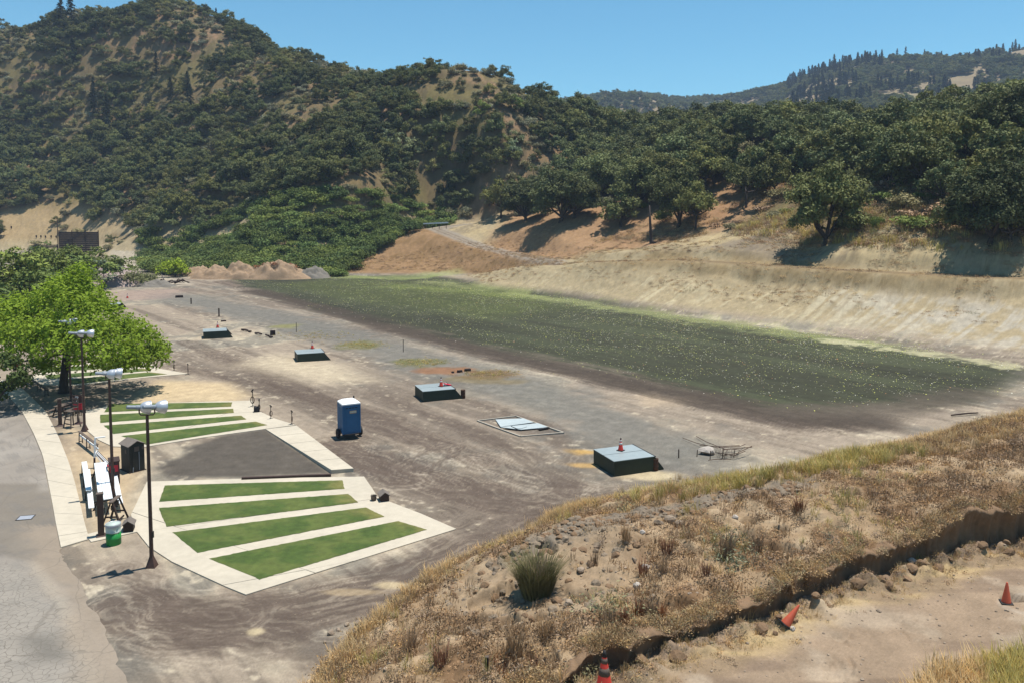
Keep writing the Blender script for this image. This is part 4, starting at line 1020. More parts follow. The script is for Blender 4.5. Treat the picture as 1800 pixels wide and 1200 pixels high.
# ------------------------------------------------------------------ vegetation
def leaf_mat(name, col, rand=.25, trans=.14, var=.35, scale=1.2):
    return material(name, col, 0.75, var=var, scale=scale, trans=trans, rand=rand, spec=.15)
leaf_mat('oak_leaves', (0.108, 0.130, 0.052), rand=.36); leaf_mat('olive_leaves', (0.155, 0.168, 0.072), rand=.32); leaf_mat('grey_leaves', (0.20, 0.205, 0.130))
leaf_mat('fresh_leaves', (0.140, 0.195, 0.055)); leaf_mat('scrub_leaves', (0.085, 0.125, 0.036)); leaf_mat('bright_leaves', (0.215, 0.300, 0.028), trans=.38, rand=0)
leaf_mat('lime_leaves', (0.30, 0.40, 0.030), trans=.3); leaf_mat('conifer_leaves', (0.045, 0.058, 0.036), trans=.05); leaf_mat('silver_leaves', (0.20, 0.245, 0.145))
leaf_mat('dry_brush', (0.25, 0.185, 0.135), trans=.1); leaf_mat('rust_brush', (0.20, 0.10, 0.06), trans=.1); leaf_mat('far_leaves', (0.045, 0.060, 0.038), trans=.05)
leaf_mat('straw', (0.42, 0.325, 0.19), trans=.25, rand=.25); leaf_mat('brown_straw', (0.26, 0.19, 0.125), trans=.2, rand=.25); leaf_mat('pale_straw', (0.46, 0.36, 0.20), trans=.25, rand=.2)
leaf_mat('green_straw', (0.34, 0.31, 0.12), trans=.25, rand=.25); leaf_mat('spiky_green', (0.11, 0.115, 0.062), trans=.15)
material('bark', (0.055, 0.042, 0.034), 0.9, var=0.3, scale=6); material('pale_bark', (0.11, 0.085, 0.065), 0.9, var=0.3, scale=6); material('dead_wood', (0.20, 0.165, 0.135), 0.9, var=0.3, scale=6)

def leaf_cloud(c, nrm, size, rg, aspect=.75):
    n = len(c)
    nrm = nrm / (np.linalg.norm(nrm, axis=1, keepdims=True) + 1e-9)
    r = rg.normal(size=(n, 3)); a = np.cross(nrm, r); a /= np.linalg.norm(a, axis=1, keepdims=True) + 1e-9; b = np.cross(nrm, a)
    s = size * (0.6 + 0.8 * rg.random((n, 1)))
    a *= s * .5; b *= s * .5 * aspect
    bend = nrm * s * .12
    v = np.stack([c - a - b * .5, c - b * .9 + bend, c + a + b * .2, c + b + bend * .3], 1).reshape(-1, 3)
    return v, np.arange(4 * n).reshape(n, 4)
def puffs_cloud(P, rg, per, size, up=.75, squash=.8):
    C = []; Nn_ = []
    for (x, y, z, r) in P:
        k = max(8, int(per * r * r))
        d = rg.normal(size=(k, 3)); d /= np.linalg.norm(d, axis=1, keepdims=True)
        d[:, 2] = np.where(d[:, 2] < -.35, -d[:, 2] * .6, d[:, 2])
        rad = r * (0.55 + .5 * rg.random((k, 1)) ** .7) * (1 + .25 * np.sin(d[:, :1] * 7 + x) * np.cos(d[:, 1:2] * 6 + y))
        C.append(np.array([x, y, z]) + d * rad * np.array([1, 1, squash])); Nn_.append(d + rg.normal(size=(k, 3)) * .75 + np.array([0, 0, up]))
    return leaf_cloud(np.concatenate(C), np.concatenate(Nn_), size, rg)
def crown_puffs(rg, H, Rc, z0, n, flat=.75):
    """several uneven limbs, each carrying its own cluster of leaf clumps, so that the outline is ragged"""
    P = []; m = max(5, n // 5); a0 = rg.random() * 6.283; ex, ey = rg.uniform(.8, 1.2), rg.uniform(.8, 1.2)
    L = [(0, 0, z0 + (H - z0) * .72, .9)]
    for k in range(m):
        a = a0 + k * 6.283 / m + rg.normal() * .35; rr = Rc * rg.uniform(.42, .74)
        L.append((rr * math.cos(a) * ex, rr * math.sin(a) * ey, z0 + (H - z0) * rg.uniform(.2, .72) * (1.1 - .35 * rr / Rc), rg.uniform(.6, 1.1)))
    for i in range(n):
        x, y, z, w = L[i % len(L)]; s = Rc * .17 * w
        P.append((x + rg.normal() * s, y + rg.normal() * s, min(H * .9, max(z0 + .25, z + rg.normal() * s * .8)), Rc * (.13 + .20 * w * rg.random() ** 1.3)))
    P += [(x, y, z, Rc * .24 * w) for x, y, z, w in L]
    return P
def trunk_mb(rg, H, Rc, z0, P, r0=.24, fork=4, lean=.15, n=6):
    b = MB(); lx, ly = rg.normal() * lean, rg.normal() * lean
    top = Vector((lx, ly, z0 * .9 + .3))
    b.tube([(0, 0, -.6), (lx * .2, ly * .2, .15), (lx * .6, ly * .6, top.z * .6), tuple(top)], [r0 * 1.5, r0 * 1.1, r0 * .9, r0 * .75], n)
    for i in sorted(range(len(P)), key=lambda k: -P[k][3])[:fork]:
        x, y, z, r = P[i]; m = top.lerp(Vector((x, y, z)), .55) + Vector((rg.normal() * .25, rg.normal() * .25, -.25))
        b.tube([tuple(top), tuple(m), (x, y, z)], [r0 * .55, r0 * .38, r0 * .12], 5, cap=False)
    return b
def tree_kind(seed, H, Rc, z0, n, per, size, leafm, barkm='bark', r0=.24, fork=5, lean=.2, flat=.8):
    rg = np.random.default_rng(seed); P = crown_puffs(rg, H, Rc, z0, n)
    v, f = puffs_cloud(P, rg, per, size, squash=flat)
    return trunk_mb(rg, H, Rc, z0, P, r0, fork, lean).mesh('trunk', M[barkm], True), raw_mesh('crown', v, f, M[leafm])
def shrub_kind(seed, H, Rc, n, per, size, leafm):
    rg = np.random.default_rng(seed); P = []
    for i in range(n):
        a = rg.random() * 6.283; rr = Rc * math.sqrt(rg.random()) * .72
        P.append((rr * math.cos(a), rr * math.sin(a), H * (.25 + .4 * rg.random()) * (1 - .3 * rr / Rc), Rc * (.30 + .2 * rg.random())))
    v, f = puffs_cloud(P, rg, per, size, squash=min(1, H / Rc * .7))
    b = MB()
    for i in range(5):
        x, y, z, r = P[i % len(P)]; b.tube([(x * .1, y * .1, -.3), (x * .5, y * .5, z * .5), (x, y, z)], [.05, .035, .015], 4, cap=False)
    return b.mesh('stem', M['bark']), raw_mesh('foliage', v, f, M[leafm])
def conifer_kind(seed, H, Rc):
    rg = np.random.default_rng(seed); C = []; Nn_ = []
    k = 0; z = H * .14
    while z < H * .98:
        t = (z - H * .14) / (H * .86); rr = Rc * (1 - t) ** .8 * (.75 + .5 * rg.random()) + .12
        for j in range(5):
            a = rg.random() * 6.283; m = 26
            s = rg.random((m, 1)) ** .8
            C.append(np.concatenate([rr * s * math.cos(a), rr * s * math.sin(a), z - .22 * rr * s ** 1.5 + .0 * s], 1) + rg.normal(size=(m, 3)) * .12)
            Nn_.append(rg.normal(size=(m, 3)) * .6 + np.array([0, 0, .8]))
        z += H * .045
    v, f = leaf_cloud(np.concatenate(C), np.concatenate(Nn_), .42, rg)
    b = MB(); b.tube([(0, 0, -.6), (0, 0, H * .5), (0, 0, H)], [.26, .16, .03], 6)
    return b.mesh('trunk', M['bark']), raw_mesh('crown', v, f, M['conifer_leaves'])
OAK = [tree_kind(100 + i, 7.6 + .5 * (i % 3), 4.3 + .3 * (i % 2), (1.0, 1.7, 2.4)[i % 3], 40, 85, .42, 'oak_leaves', fork=8, flat=.95) for i in range(7)]
OLIVE = [tree_kind(200 + i, 5.2, 3.2, .5, 26, 110, .34, 'olive_leaves', r0=.16, flat=.95) for i in range(4)]
GREY = [shrub_kind(300 + i, 2.6, 1.9, 11, 130, .28, 'grey_leaves') for i in range(4)]
FRESH = [tree_kind(400 + i, 6.0, 3.4, .6, 34, 95, .32, 'fresh_leaves', r0=.15) for i in range(2)]
SILV = [tree_kind(420 + i, 5.5, 3.4, .5, 17, 85, .32, 'silver_leaves', r0=.14) for i in range(2)]
SCRUB = [shrub_kind(500 + i, 2.8, 2.6, 14, 85, .30, 'scrub_leaves') for i in range(5)]
SCRUBL = [shrub_kind(540 + i, 2.2, 2.3, 13, 85, .30, 'fresh_leaves') for i in range(3)]
BIGOAK = tree_kind(150, 12.4, 5.5, .9, 150, 95, .36, 'oak_leaves', r0=.42, fork=9, flat=.95)
BIGOAK2 = tree_kind(151, 11.5, 5.4, .8, 140, 95, .36, 'oak_leaves', r0=.40, fork=9, flat=.95)
DARKT = [tree_kind(160 + i, 6.0, 3.4, .5, 42, 105, .30, 'scrub_leaves', r0=.15) for i in range(3)]
CONI = [conifer_kind(600 + i, 13.0, 2.3) for i in range(3)]
BRUSH = [shrub_kind(640 + i, 1.1, 1.3, 9, 110, .20, 'dry_brush') for i in range(3)]

def plant(name, kind, p, s, rz, label, cat, group=None, sz=None, sink=.15):
    t = bpy.data.objects.new(name, None); t.empty_display_size = .3; link(t)
    t.location = (p[0], p[1], p[2] - sink); t.rotation_euler = (0, 0, rz); t.scale = (s, s, sz or s)
    tag(t, label, cat, group)
    for me in kind: link(bpy.data.objects.new(me.name.split('.')[0], me), t)
    return t
rnd = random.Random(11)
# --- trees one can point at
TREES = [  # base px, py, distance, height m, crown radius, kind, label
    (1448, 432, None, 14.2, 5.5, OAK[0], 'big dark oak standing alone on the cut bank with a long shadow below'),
    (1738, 430, None, 12.0, 5.2, OAK[1], 'tall dark oak at the top of the steep pale bank, far right'),
    (1790, 372, 115, 11.5, 5.4, OAK[4], 'dark oak on the right edge beside the tall bank oak'),
    (1312, 366, None, 11.0, 4.4, OAK[2], 'dark oak on the grassy shoulder right of the bare orange patch'),
    (1362, 338, None, 9.0, 4.0, OAK[3], 'bushy oak just behind the shoulder oak'),
    (1192, 388, None, 13.0, 4.6, OAK[4], 'dark leaning oak beside the bare dead trunk'),
    (1222, 392, None, 9.0, 3.4, OAK[5], 'slender oak right of the leaning oak'),
    (1090, 388, None, 11.0, 5.0, OAK[6], 'spreading oak with several dark stems on orange ground'),
    (985, 378, None, 13.5, 6.0, OAK[0], 'broad dark oak shading the slope above the bend in the dirt road'),
    (1010, 372, None, 11.5, 5.0, OAK[2], 'dark oak touching the broad shading oak on its right'),
    (925, 376, None, 11.5, 5.5, OAK[3], 'dark round oak left of the broad shading oak'),
    (880, 372, None, 10.0, 4.5, OAK[5], 'dark oak at the left end of the shaded slope'),
    (1128, 352, None, 12.0, 5.6, OAK[1], 'dark oak behind the bare dead trunk'),
    (1050, 340, None, 12.5, 5.6, OAK[5], 'dark oak at the back of the orange clearing'),
    (1505, 300, 150, 11.0, 5.5, OAK[6], 'dark oak right behind the big lone oak'),
    (1595, 318, 138, 10.5, 5.2, OAK[2], 'dark oak on the crest of the brushy bank'),
    (1640, 325, 128, 8.5, 4.2, OAK[3], 'lower oak above the brown brush on the bank'),
    (1690, 300, 132, 11.5, 5.2, OAK[0], 'dark oak at the top of the bank left of the tallest right hand oak'),
    (1760, 300, 135, 14.0, 5.8, OAK[5], 'high dark oak behind the tall bank oak'),
    (1703, 410, None, 8.5, 4.4, OAK[3], 'low dark oak left of the tall bank oak, reaching down the bank'),
    (1775, 424, None, 9.0, 4.4, OAK[6], 'dark oak foliage hanging over the steep pale bank at the far right'),
    (1655, 362, None, 7.0, 3.8, OAK[1], 'small dark oak in the notch of the bank'),
    (955, 352, None, 12.0, 5.6, OAK[4], 'dark oak half hidden behind the broad shading oak'),
    (1160, 340, None, 12.0, 5.4, OAK[0], 'dark oak crown rising behind the leaning oak'),
    (1820, 300, 132, 14.5, 6.0, OAK[2], 'dark oak cut off by the right edge of the view'),
]
for px, py, Y, h, r, kd, lb in TREES:
    if px < 1260: py += 12; r *= 1.2; h *= 1.08
    p = D(px, py, Y) if Y else hit(px, py, 60)
    p = np.array([p[0], p[1], zt(p[0], p[1])])
    if h >= 12: kd = BIGOAK if px % 2 == 0 else BIGOAK2
    plant('oak_tree', kd, p, r / (5.4 if h >= 12 else 4.5), rnd.uniform(0, 6.28), lb, 'tree', 'oaks standing in front of the wooded slope', sz=h / (12 if h >= 12 else 8.1), sink=.3)
# --- the big bright tree
def bright_tree():
    rg = np.random.default_rng(5); base = G(112, 690)
    def pt(px, py, dy): q = D(px, py, base[1] + dy); return q - base
    P = []
    for px, py, dy, r in [(142, 482, 0, .9), (128, 500, 1, 1.1), (165, 540, 2, 1.2), (120, 515, -.5, 1.3), (160, 520, 1, 1.2), (90, 535, .5, 1.5), (135, 545, -1.8, 1.6), (180, 555, 1, 1.5), (60, 550, 1.5, 1.4), (30, 565, .5, 1.5), (0, 560, 0, 1.6), (-30, 575, 1, 1.4),
                          (50, 595, -2, 1.6), (95, 590, -3, 1.7), (150, 590, -3, 1.8), (205, 590, 0, 1.5), (230, 580, 2, 1.2), (245, 610, 0, 1.4), (262, 625, 1, 1.1), (215, 625, -2.5, 1.5), (165, 625, -4, 1.5), (110, 615, -4, 1.4),
                          (60, 620, -3, 1.4), (20, 600, -2, 1.5), (-15, 610, -1, 1.4), (0, 640, 2, 1.1), (185, 590, 4, 1.6), (120, 580, 4, 1.8), (60, 590, 4, 1.6), (150, 540, 4, 1.5), (235, 635, 3, 1.2), (205, 645, 1, .9), (145, 640, -2.5, .9), (70, 645, 0, 1.0), (90, 650, 2, 1.0), (255, 592, 1, 1.0), (272, 635, 0, 1.0), (280, 615, 2, .9), (240, 640, -1, 1.1), (190, 645, -2, 1.0), (100, 505, 2, .9), (35, 535, 3, 1.0)]:
        q = pt(px, py, dy * 1.15); P.append((q[0], q[1], q[2], r * 1.22))
    v, f = puffs_cloud(P, rg, 270, .25, up=.6, squash=.95)
    t = thing('broadleaf_tree', 'large bright green broadleaf tree shading the yard on the left', 'tree', (base[0], base[1], 0))
    b = MB(); b.tube([(0, 0, -.3), (.0, 0, .2), (.06, 0, 1.2), (.2, .1, 2.6), (.3, .2, 3.6)], [.52, .38, .31, .28, .24], 10); b.obj('trunk', M['bark'], t, smooth=True)
    b = MB()
    for i in (1, 5, 8, 13, 15, 16, 12, 25, 26, 10, 17, 3):
        x, y, z, r = P[i]; b.tube([(.3, .2, 3.3), (.3 + x * .45, .2 + y * .45, 3.3 + (z - 3.3) * .55), (x, y, z)], [.17, .11, .03], 6, cap=False)
    b.obj('branches', M['bark'], t, smooth=True); link(bpy.data.objects.new('crown', raw_mesh('crown', v, f, M['bright_leaves'])), t)
bright_tree()
# --- darker trees behind it, and the ones at the left edge
for px, Y, h, r, kd, lb in [(20, 118, 10.2, 5.0, FRESH[0], 'mid green tree at the far left behind the bright tree'), (62, 122, 9.6, 4.6, DARKT[0], 'dark green tree left of the dark timber wall'), (-30, 112, 10, 5, DARKT[2], 'dark green tree cut off by the left edge'),
                            (100, 128, 8.0, 4.4, DARKT[1], 'dark tree right below the dark timber wall'), (40, 100, 7.8, 4.4, DARKT[0], 'dark green tree low behind the bright tree on the left'), (85, 108, 7.2, 4.0, DARKT[0], 'dark shrubby tree just left of the top of the bright tree'), (-10, 96, 7.2, 4.2, FRESH[1], 'pale green tree at the left edge above the bright tree'),
                            (150, 150, 7.4, 5.2, FRESH[1], 'light green thicket below the dark timber wall'), (125, 142, 7.6, 4.6, FRESH[0], 'light green thicket left of the sandy path'), (172, 165, 8.0, 4.6, DARKT[1], 'dark green bush between the timber wall and the sandy path'), (130, 160, 8.4, 4.8, DARKT[0], 'dark green tree hiding the foot of the timber wall'), (70, 165, 8.6, 4.8, DARKT[2], 'dark green tree below the tall thin pole'), (178, 152, 6.6, 4.0, SILV[0], 'blue green bush beside the sandy path'), (195, 172, 5.0, 3.6, FRESH[0], 'pale green bush along the left side of the sandy path'), (-20, 57, 5.2, 2.2, DARKT[2], 'dark green foliage cut off by the left edge beside the road')]:
    x = (px - 900) / F * Y * 1.0; plant('tree', kd, (x, Y, 0), r * 1.25 / 3.4, rnd.uniform(0, 6), lb, 'tree', 'trees behind the big bright tree', sz=h / 5.8)
# --- single bushes
def bush(name, px, py, h, r, kd, kh, kr, label, group=None, cat='bush', Y=None):
    p = D(px, py, Y) if Y else hit(px, py, 18); plant(name, kd, (p[0], p[1], zt(p[0], p[1])), r / kr, rnd.uniform(0, 6), label, cat, group, sz=h / kh, sink=.1)
LIME = shrub_kind(700, 4.2, 2.7, 16, 85, .34, 'lime_leaves'); LOWB = shrub_kind(701, 3.4, 3.6, 16, 60, .32, 'olive_leaves')
bush('yellow_bush', 308, 487, 5.2, 3.9, LIME, 4.2, 2.7, 'bright yellow green round bush at the back of the dirt flat')
bush('grey_bush', 240, 502, 3.4, 4.2, LOWB, 3.4, 3.6, 'low grey green bush beside the pile of dead branches')
for px, py, h, r, kd, kh, kr, lb in [(575, 474, 4.2, 1.3, SILV[0], 5.5, 3.4, 'thin grey green sapling at the foot of the orange mound'), (1170, 392, 3.4, 2.6, SCRUB[0], 2.8, 2.6, 'dark round bush below the leaning oak'), (1130, 368, 2.0, 1.6, SCRUBL[0], 2.2, 2.3, 'small fresh green bush near the dead trunk'),
                                     (1478, 405, 2.0, 1.4, SCRUB[1], 2.8, 2.6, 'dark bush under the right side of the lone oak'), (1540, 402, 2.2, 1.2, SCRUB[2], 2.8, 2.6, 'dark green bush at the foot of the brown brush'), (1302, 250, 3.2, 3.0, SILV[1], 5.5, 3.4, 'grey green bush on the bare orange patch'), (1555, 390, 1.6, 1.2, GREY[1], 2.6, 1.9, 'grey bush in the shadowed gully of the bank')]:
    bush('bush', px, py, h, r, kd, kh, kr, lb)
# low brush on the right hand bank
kb = 0
for px, py, r, kd in [(1500, 345, 2.2, BRUSH[0]), (1530, 338, 2.4, BRUSH[0]), (1558, 335, 2.2, BRUSH[1]), (1520, 352, 1.8, GREY[0]), (1560, 352, 1.6, SCRUBL[0]), (1500, 362, 1.6, SCRUBL[1]), (1590, 372, 2.0, GREY[2]), (1612, 385, 1.9, BRUSH[1]), (1640, 378, 2.2, BRUSH[2]), (1662, 385, 2.0, BRUSH[0]), (1680, 372, 1.8, GREY[3]), (1600, 398, 1.9, SCRUBL[2]), (1625, 402, 1.8, SCRUBL[0]), (1655, 402, 1.6, BRUSH[1]), (1590, 350, 1.6, GREY[0]), (1625, 350, 1.4, SCRUBL[1]), (1650, 345, 1.6, BRUSH[2]),
                      (1785, 405, 1.5, SCRUBL[0]), (1800, 418, 1.5, BRUSH[0]), (1770, 415, 1.3, GREY[1]), (1370, 352, 1.8, GREY[2]), (1340, 372, 1.6, BRUSH[1]), (1395, 345, 1.6, BRUSH[0]), (1355, 385, 1.3, GREY[0]), (1325, 392, 1.3, BRUSH[2]), (1385, 375, 1.2, SCRUBL[2]), (1260, 400, 1.3, BRUSH[0]), (1280, 405, 1.1, GREY[3]), (1295, 395, 1.2, BRUSH[1])]:
    p = hit(px, py, 60); k_ = {id(BRUSH[0]): 1, id(BRUSH[1]): 1, id(BRUSH[2]): 1}.get(id(kd), 0)
    base_r = 1.3 if k_ else (1.9 if kd in GREY else 2.3)
    r *= 1.45
    plant('brush', kd, (p[0], p[1], zt(p[0], p[1])), r / base_r, rnd.uniform(0, 6), 'low %s shrub growing on the bank above the pale cut slope' % ('brown dry' if k_ else ('grey' if kd in GREY else 'yellow green')), 'shrub', '%s shrubs on the bank above the pale cut' % ('brown' if k_ else ('grey' if kd in GREY else 'yellow green')), sz=(r / base_r) * .85)

# --- hillside: scattered trees and shrubs, thinned by bare places
BARE = [[(330, 40), (385, 38), (445, 88), (400, 105), (345, 75)], [(252, 78), (302, 72), (305, 122), (258, 118)], [(333, 108), (362, 108), (358, 168), (333, 165)], [(0, 100), (42, 130), (36, 178), (0, 182)], [(122, 182), (165, 190), (152, 218), (125, 215)],
        [(98, 222), (142, 212), (138, 248), (112, 245)], [(488, 195), (600, 166), (606, 182), (545, 215), (490, 238)], [(732, 155), (795, 118), (870, 112), (850, 155), (785, 195), (738, 190)], [(885, 118), (990, 172), (960, 178), (900, 150)], [(415, 235), (478, 205), (462, 248)],
        [(296, 228), (342, 218), (340, 248)], [(572, 232), (602, 248), (590, 265)], [(1250, 240), (1395, 252), (1365, 292), (1262, 292)], [(1255, 292), (1300, 300), (1290, 345), (1258, 320)], [(14, 372), (60, 350), (110, 335), (150, 352), (160, 400), (170, 370), (222, 388), (225, 435), (0, 435), (0, 395)], [(860, 372), (1000, 330), (1280, 335), (1290, 420), (860, 440)],
        [(560, 105), (575, 105), (590, 135), (560, 130)], [(640, 350), (690, 348), (680, 365), (645, 365)], [(1420, 265), (1450, 268), (1445, 282), (1420, 282)], [(160, 195), (185, 210), (150, 235)], [(490, 120), (505, 118), (500, 140)]]
SCR = [(205, 452), (225, 408), (262, 398), (300, 425), (345, 398), (440, 352), (520, 332), (650, 332), (800, 372), (812, 392), (720, 400), (655, 440), (600, 478), (540, 472), (380, 470), (330, 476), (250, 470)]
SCRB = [[(322, 436), (372, 404), (440, 376), (450, 386), (405, 412), (335, 442)], [(330, 402), (440, 352), (490, 346), (440, 360), (350, 398)]]
def scatter(step, seed, ymin, ymax):
    rg = np.random.default_rng(seed); out = []
    ys = np.arange(ymin, ymax, step); xs = np.arange(-330, 240, step)
    X, Y = np.meshgrid(xs, ys); X = (X + rg.uniform(-.5, .5, X.shape) * step).ravel(); Y = (Y + rg.uniform(-.5, .5, Y.shape) * step).ravel()
    Z = terrain(X, Y); px, py = proj(X, Y, Z)
    return X, Y, Z, px, py
X, Y, Z, PX, PY = scatter(3.8, 21, 105, 470)
Zs = terrain(X, Y, False)
n_ = fbm(X / 22, Y / 22, 3); n2_ = fbm(X / 9 + 50, Y / 9, 3)
ok = (PX > -90) & (PX < 1890) & (Zs > 1.5)
bare = np.zeros(len(X), bool)
_, pym = proj(X, Y, Z + 1.6)
for b in BARE: bare |= inpoly(PX, pym, b)
scr = inpoly(PX, pym, SCR)
right_bank = (PX > 845) & (PY > np.interp(PX, [845, 1000, 1240, 1300, 1400, 1500, 1600, 1700, 1800, 1900], [392, 372, 352, 345, 316, 332, 342, 348, 348, 345]))
roadside = np.zeros(len(X), bool)
for pts, hw in ROADS: roadside |= seg_dist(X, Y, pts)[0] < 6
mnd = inpoly(X, Y, [D(*a)[:2] for a in [(580, 490, 184), (690, 486, 182), (960, 468, 152), (1240, 452, 135), (1240, 420, 150), (860, 385, 200), (770, 395, 210), (735, 396, 208), (690, 420, 202), (615, 468, 196)]])
# hidden from the camera by nearer ground: drop what cannot be seen
vis = np.ones(len(X), bool)
cand = np.nonzero(ok)[0]
for s in np.linspace(.35, .97, 30):
    h_ = terrain(X[cand] * s, Y[cand] * s, False); line = CAMH + (Z[cand] + 6.5 - CAMH) * s
    vis[cand] &= h_ < line
ok &= vis & ~roadside & ~mnd & ~right_bank & ~((PX > 600) & (PX < 1000) & (PY > 392))
r_ = np.random.default_rng(5).random(len(X))
q_ = 1
items = []   # (dist, kind name, index)
for i in np.nonzero(ok)[0]:
    if scr[i]: continue
    upper = Z[i] > 30; lefthill = PX[i] < 1000
    if bare[i]:
        if r_[i] < (.6 if PX[i] < 1000 and PY[i] < 250 else .22): items.append((Y[i], 'grey' if r_[i] > .06 else 'olive', i))
        continue
    if lefthill:
        q = n_[i] + .35 * (r_[i] - .5)
        thin = sstep(150, 40, PY[i]) if PY[i] < 150 else 0
        if r_[i] < .06: continue
        if fbm(np.array([X[i] / 13 + 7]), np.array([Y[i] / 13]), 2)[0] > (.60 if PY[i] < 230 else .68):
            if r_[i] < .95: items.append((Y[i], 'grey' if r_[i] < .5 else 'olive', i))
            continue
        if q > .50 - .05 * (PY[i] > 230): k = 'oak'
        elif q > .41: k = 'olive'
        else: k = 'grey'
        if PY[i] > 230 and k == 'grey' and r_[i] > .4: k = 'oak'
    else:
        k = 'oak' if n_[i] + .3 * (r_[i] - .5) > (.50 if PY[i] < 238 else .36) else 'olive'
    items.append((Y[i], k, i))
lp = [(540, 190), (205, 298), (330, 262), (430, 275), (800, 205), (905, 200), (690, 165), (190, 300), (870, 210)]
KN = {'oak': OAK, 'olive': OLIVE, 'grey': GREY}
count = {'oak': 0, 'olive': 0, 'grey': 0}
rest = []
LBL = {'oak': ('oak_tree', 'tree'), 'olive': ('olive_green_tree', 'tree'), 'grey': ('chaparral_shrub', 'shrub')}
def zone(px, py):
    if px < 1000: return 'ridge of the left hill' if py < 150 else ('middle of the left hill' if py < 270 else 'foot of the left hill')
    return 'wooded slope on the right'
def place_words(px, py):
    if px < 1000:
        a = 'near the left edge' if px < 150 else ('below the main hilltop' if px < 420 else ('between the two hilltops' if px < 700 else 'below the smaller hilltop'))
        return a + ' on the ' + ('upper hill' if py < 150 else ('middle of the hill' if py < 270 else 'lower hill'))
    a = 'above the bend in the dirt road' if px < 1090 else ('above the bare dead trunk' if px < 1250 else ('around the bare orange patch' if px < 1400 else ('behind the big lone oak' if px < 1600 else 'above the tall pale bank')))
    return a + (' atop the woods' if py < 245 else ' amid the woods' if py < 290 else ' fronting the woods')
def size_word(s): return 'small' if s < .72 else ('middling' if s < 1.0 else 'large')
ADJ = {'oak': 'dark evergreen oak in the woods on the %s', 'olive': 'olive green round tree in the woods on the %s', 'grey': 'small grey green chaparral shrub on the %s'}
GRP = {'oak': 'oaks on the %s', 'olive': 'olive green trees on the %s', 'grey': 'chaparral shrubs on the %s'}
rr_ = random.Random(3)
for dist, k, i in sorted(items):
    sc = {'oak': rr_.uniform(.5, .98), 'olive': rr_.uniform(.6, 1.1), 'grey': rr_.uniform(.7, 1.5)}[k]
    if PX[i] > 1000 and k == 'oak': sc = rr_.uniform(.9, 1.4)
    if PX[i] < 1000 and PY[i] > 230 and k == 'oak': sc *= 1.15
    rz = rr_.uniform(0, 6.28); kd = KN[k][rr_.randrange(len(KN[k]))]; szf = sc * rr_.uniform(.85, 1.12)
    if count[k] < 285:
        z_ = zone(PX[i], PY[i]); plant(LBL[k][0], kd, (X[i], Y[i], Z[i]), sc, rz, '%s %s %s' % (size_word(sc), {'oak': 'dark oak', 'olive': 'olive green tree', 'grey': 'grey green shrub'}[k], place_words(PX[i], PY[i])), LBL[k][1], '%s %s' % ({'oak': 'oaks', 'olive': 'olive green trees', 'grey': 'grey green shrubs'}[k], place_words(PX[i], PY[i])), sz=szf, sink=.35); count[k] += 1
    else: rest.append((X[i], Y[i], Z[i] - .35, sc, szf, rz, kd[1]))
print('hill', count, len(rest))
for px, py, kd, s in [(700, 255, SILV[0], 1.3), (722, 268, SILV[1], 1.3), (680, 240, SILV[1], 1.0), (905, 250, SILV[0], 1.2), (900, 268, SILV[1], 1.2), (130, 210, SILV[1], .8), (205, 300, FRESH[0], 1.0), (195, 306, FRESH[1], .8), (330, 258, FRESH[0], .8), (305, 265, SILV[0], .8), (420, 275, FRESH[1], 1.1), (845, 195, FRESH[0], 1.1), (905, 185, FRESH[1], 1.2), (690, 180, FRESH[0], 1.1), (1340, 195, FRESH[1], 1.3), (1560, 210, SILV[0], 1.5), (1520, 205, FRESH[0], 1.6), (1590, 225, FRESH[1], 1.5), (1270, 190, FRESH[0], 1.4), (1640, 300, FRESH[1], .9), (1000, 215, FRESH[1], 1.0)]:
    p = hit(px, py + 14, 90); plant('pale_tree', kd, p, s, rnd.uniform(0, 6), '%s leafed tree standing out pale among the dark oaks' % ('silvery' if kd in SILV else 'light green'), 'tree', '%s trees among the dark oaks' % ('silvery' if kd in SILV else 'light green'))
for px, py, s, lb in [(108, 30, 1.2, 'left one of the two pointed conifers on the hilltop'), (126, 28, 1.3, 'right one of the two pointed conifers on the hilltop'), (165, 170, 1.0, None), (128, 95, .9, None), (188, 205, 1.1, None), (275, 115, .8, None), (165, 188, 1.0, None), (330, 155, .9, None), (300, 165, .9, None), (380, 20, .5, None), (190, 225, .8, None), (335, 175, .8, None), (655, 108, .5, None)]:
    p = hit(px, py + 16, 150); plant('conifer_tree', CONI[rnd.randrange(3)], p, s, rnd.uniform(0, 6), lb or 'dark pointed conifer rising among oaks on the left hill', 'tree', None if lb else 'conifers among the oaks of the left hill')
# --- scrub on the lower slope
X2, Y2, Z2, PX2, PY2 = scatter(2.6, 33, 150, 300)
_, pm2 = proj(X2, Y2, Z2 + 1.2)
ok2 = inpoly(PX2, pm2, SCR) & (PX2 > 190)
for b in SCRB: ok2 &= ~inpoly(PX2, pm2, b)
for pts, hw in ROADS: ok2 &= seg_dist(X2, Y2, pts)[0] > 5.5
ok2 &= ~inpoly(X2, Y2, [D(*a)[:2] for a in [(596, 490, 184), (690, 486, 182), (960, 468, 152), (860, 385, 200), (770, 395, 208), (738, 398, 204), (690, 424, 198), (625, 470, 192)]])
yb = hit(308, 487, 18); ok2 &= np.hypot(X2 - yb[0], Y2 - yb[1] + 2) > 6.5
ok2 &= seg_dist(X2, Y2, [G(260, 490), G(225, 480), G(215, 462), G(225, 450), G(200, 440)])[0] > 5
ns = fbm(X2 / 9, Y2 / 9, 3); light = inpoly(PX2, pm2, [(480, 350), (640, 345), (700, 365), (520, 392), (430, 400)]) | inpoly(PX2, pm2, [(260, 430), (330, 415), (310, 440), (262, 448)])
order = np.argsort(Y2); cs = {0: 0, 1: 0}
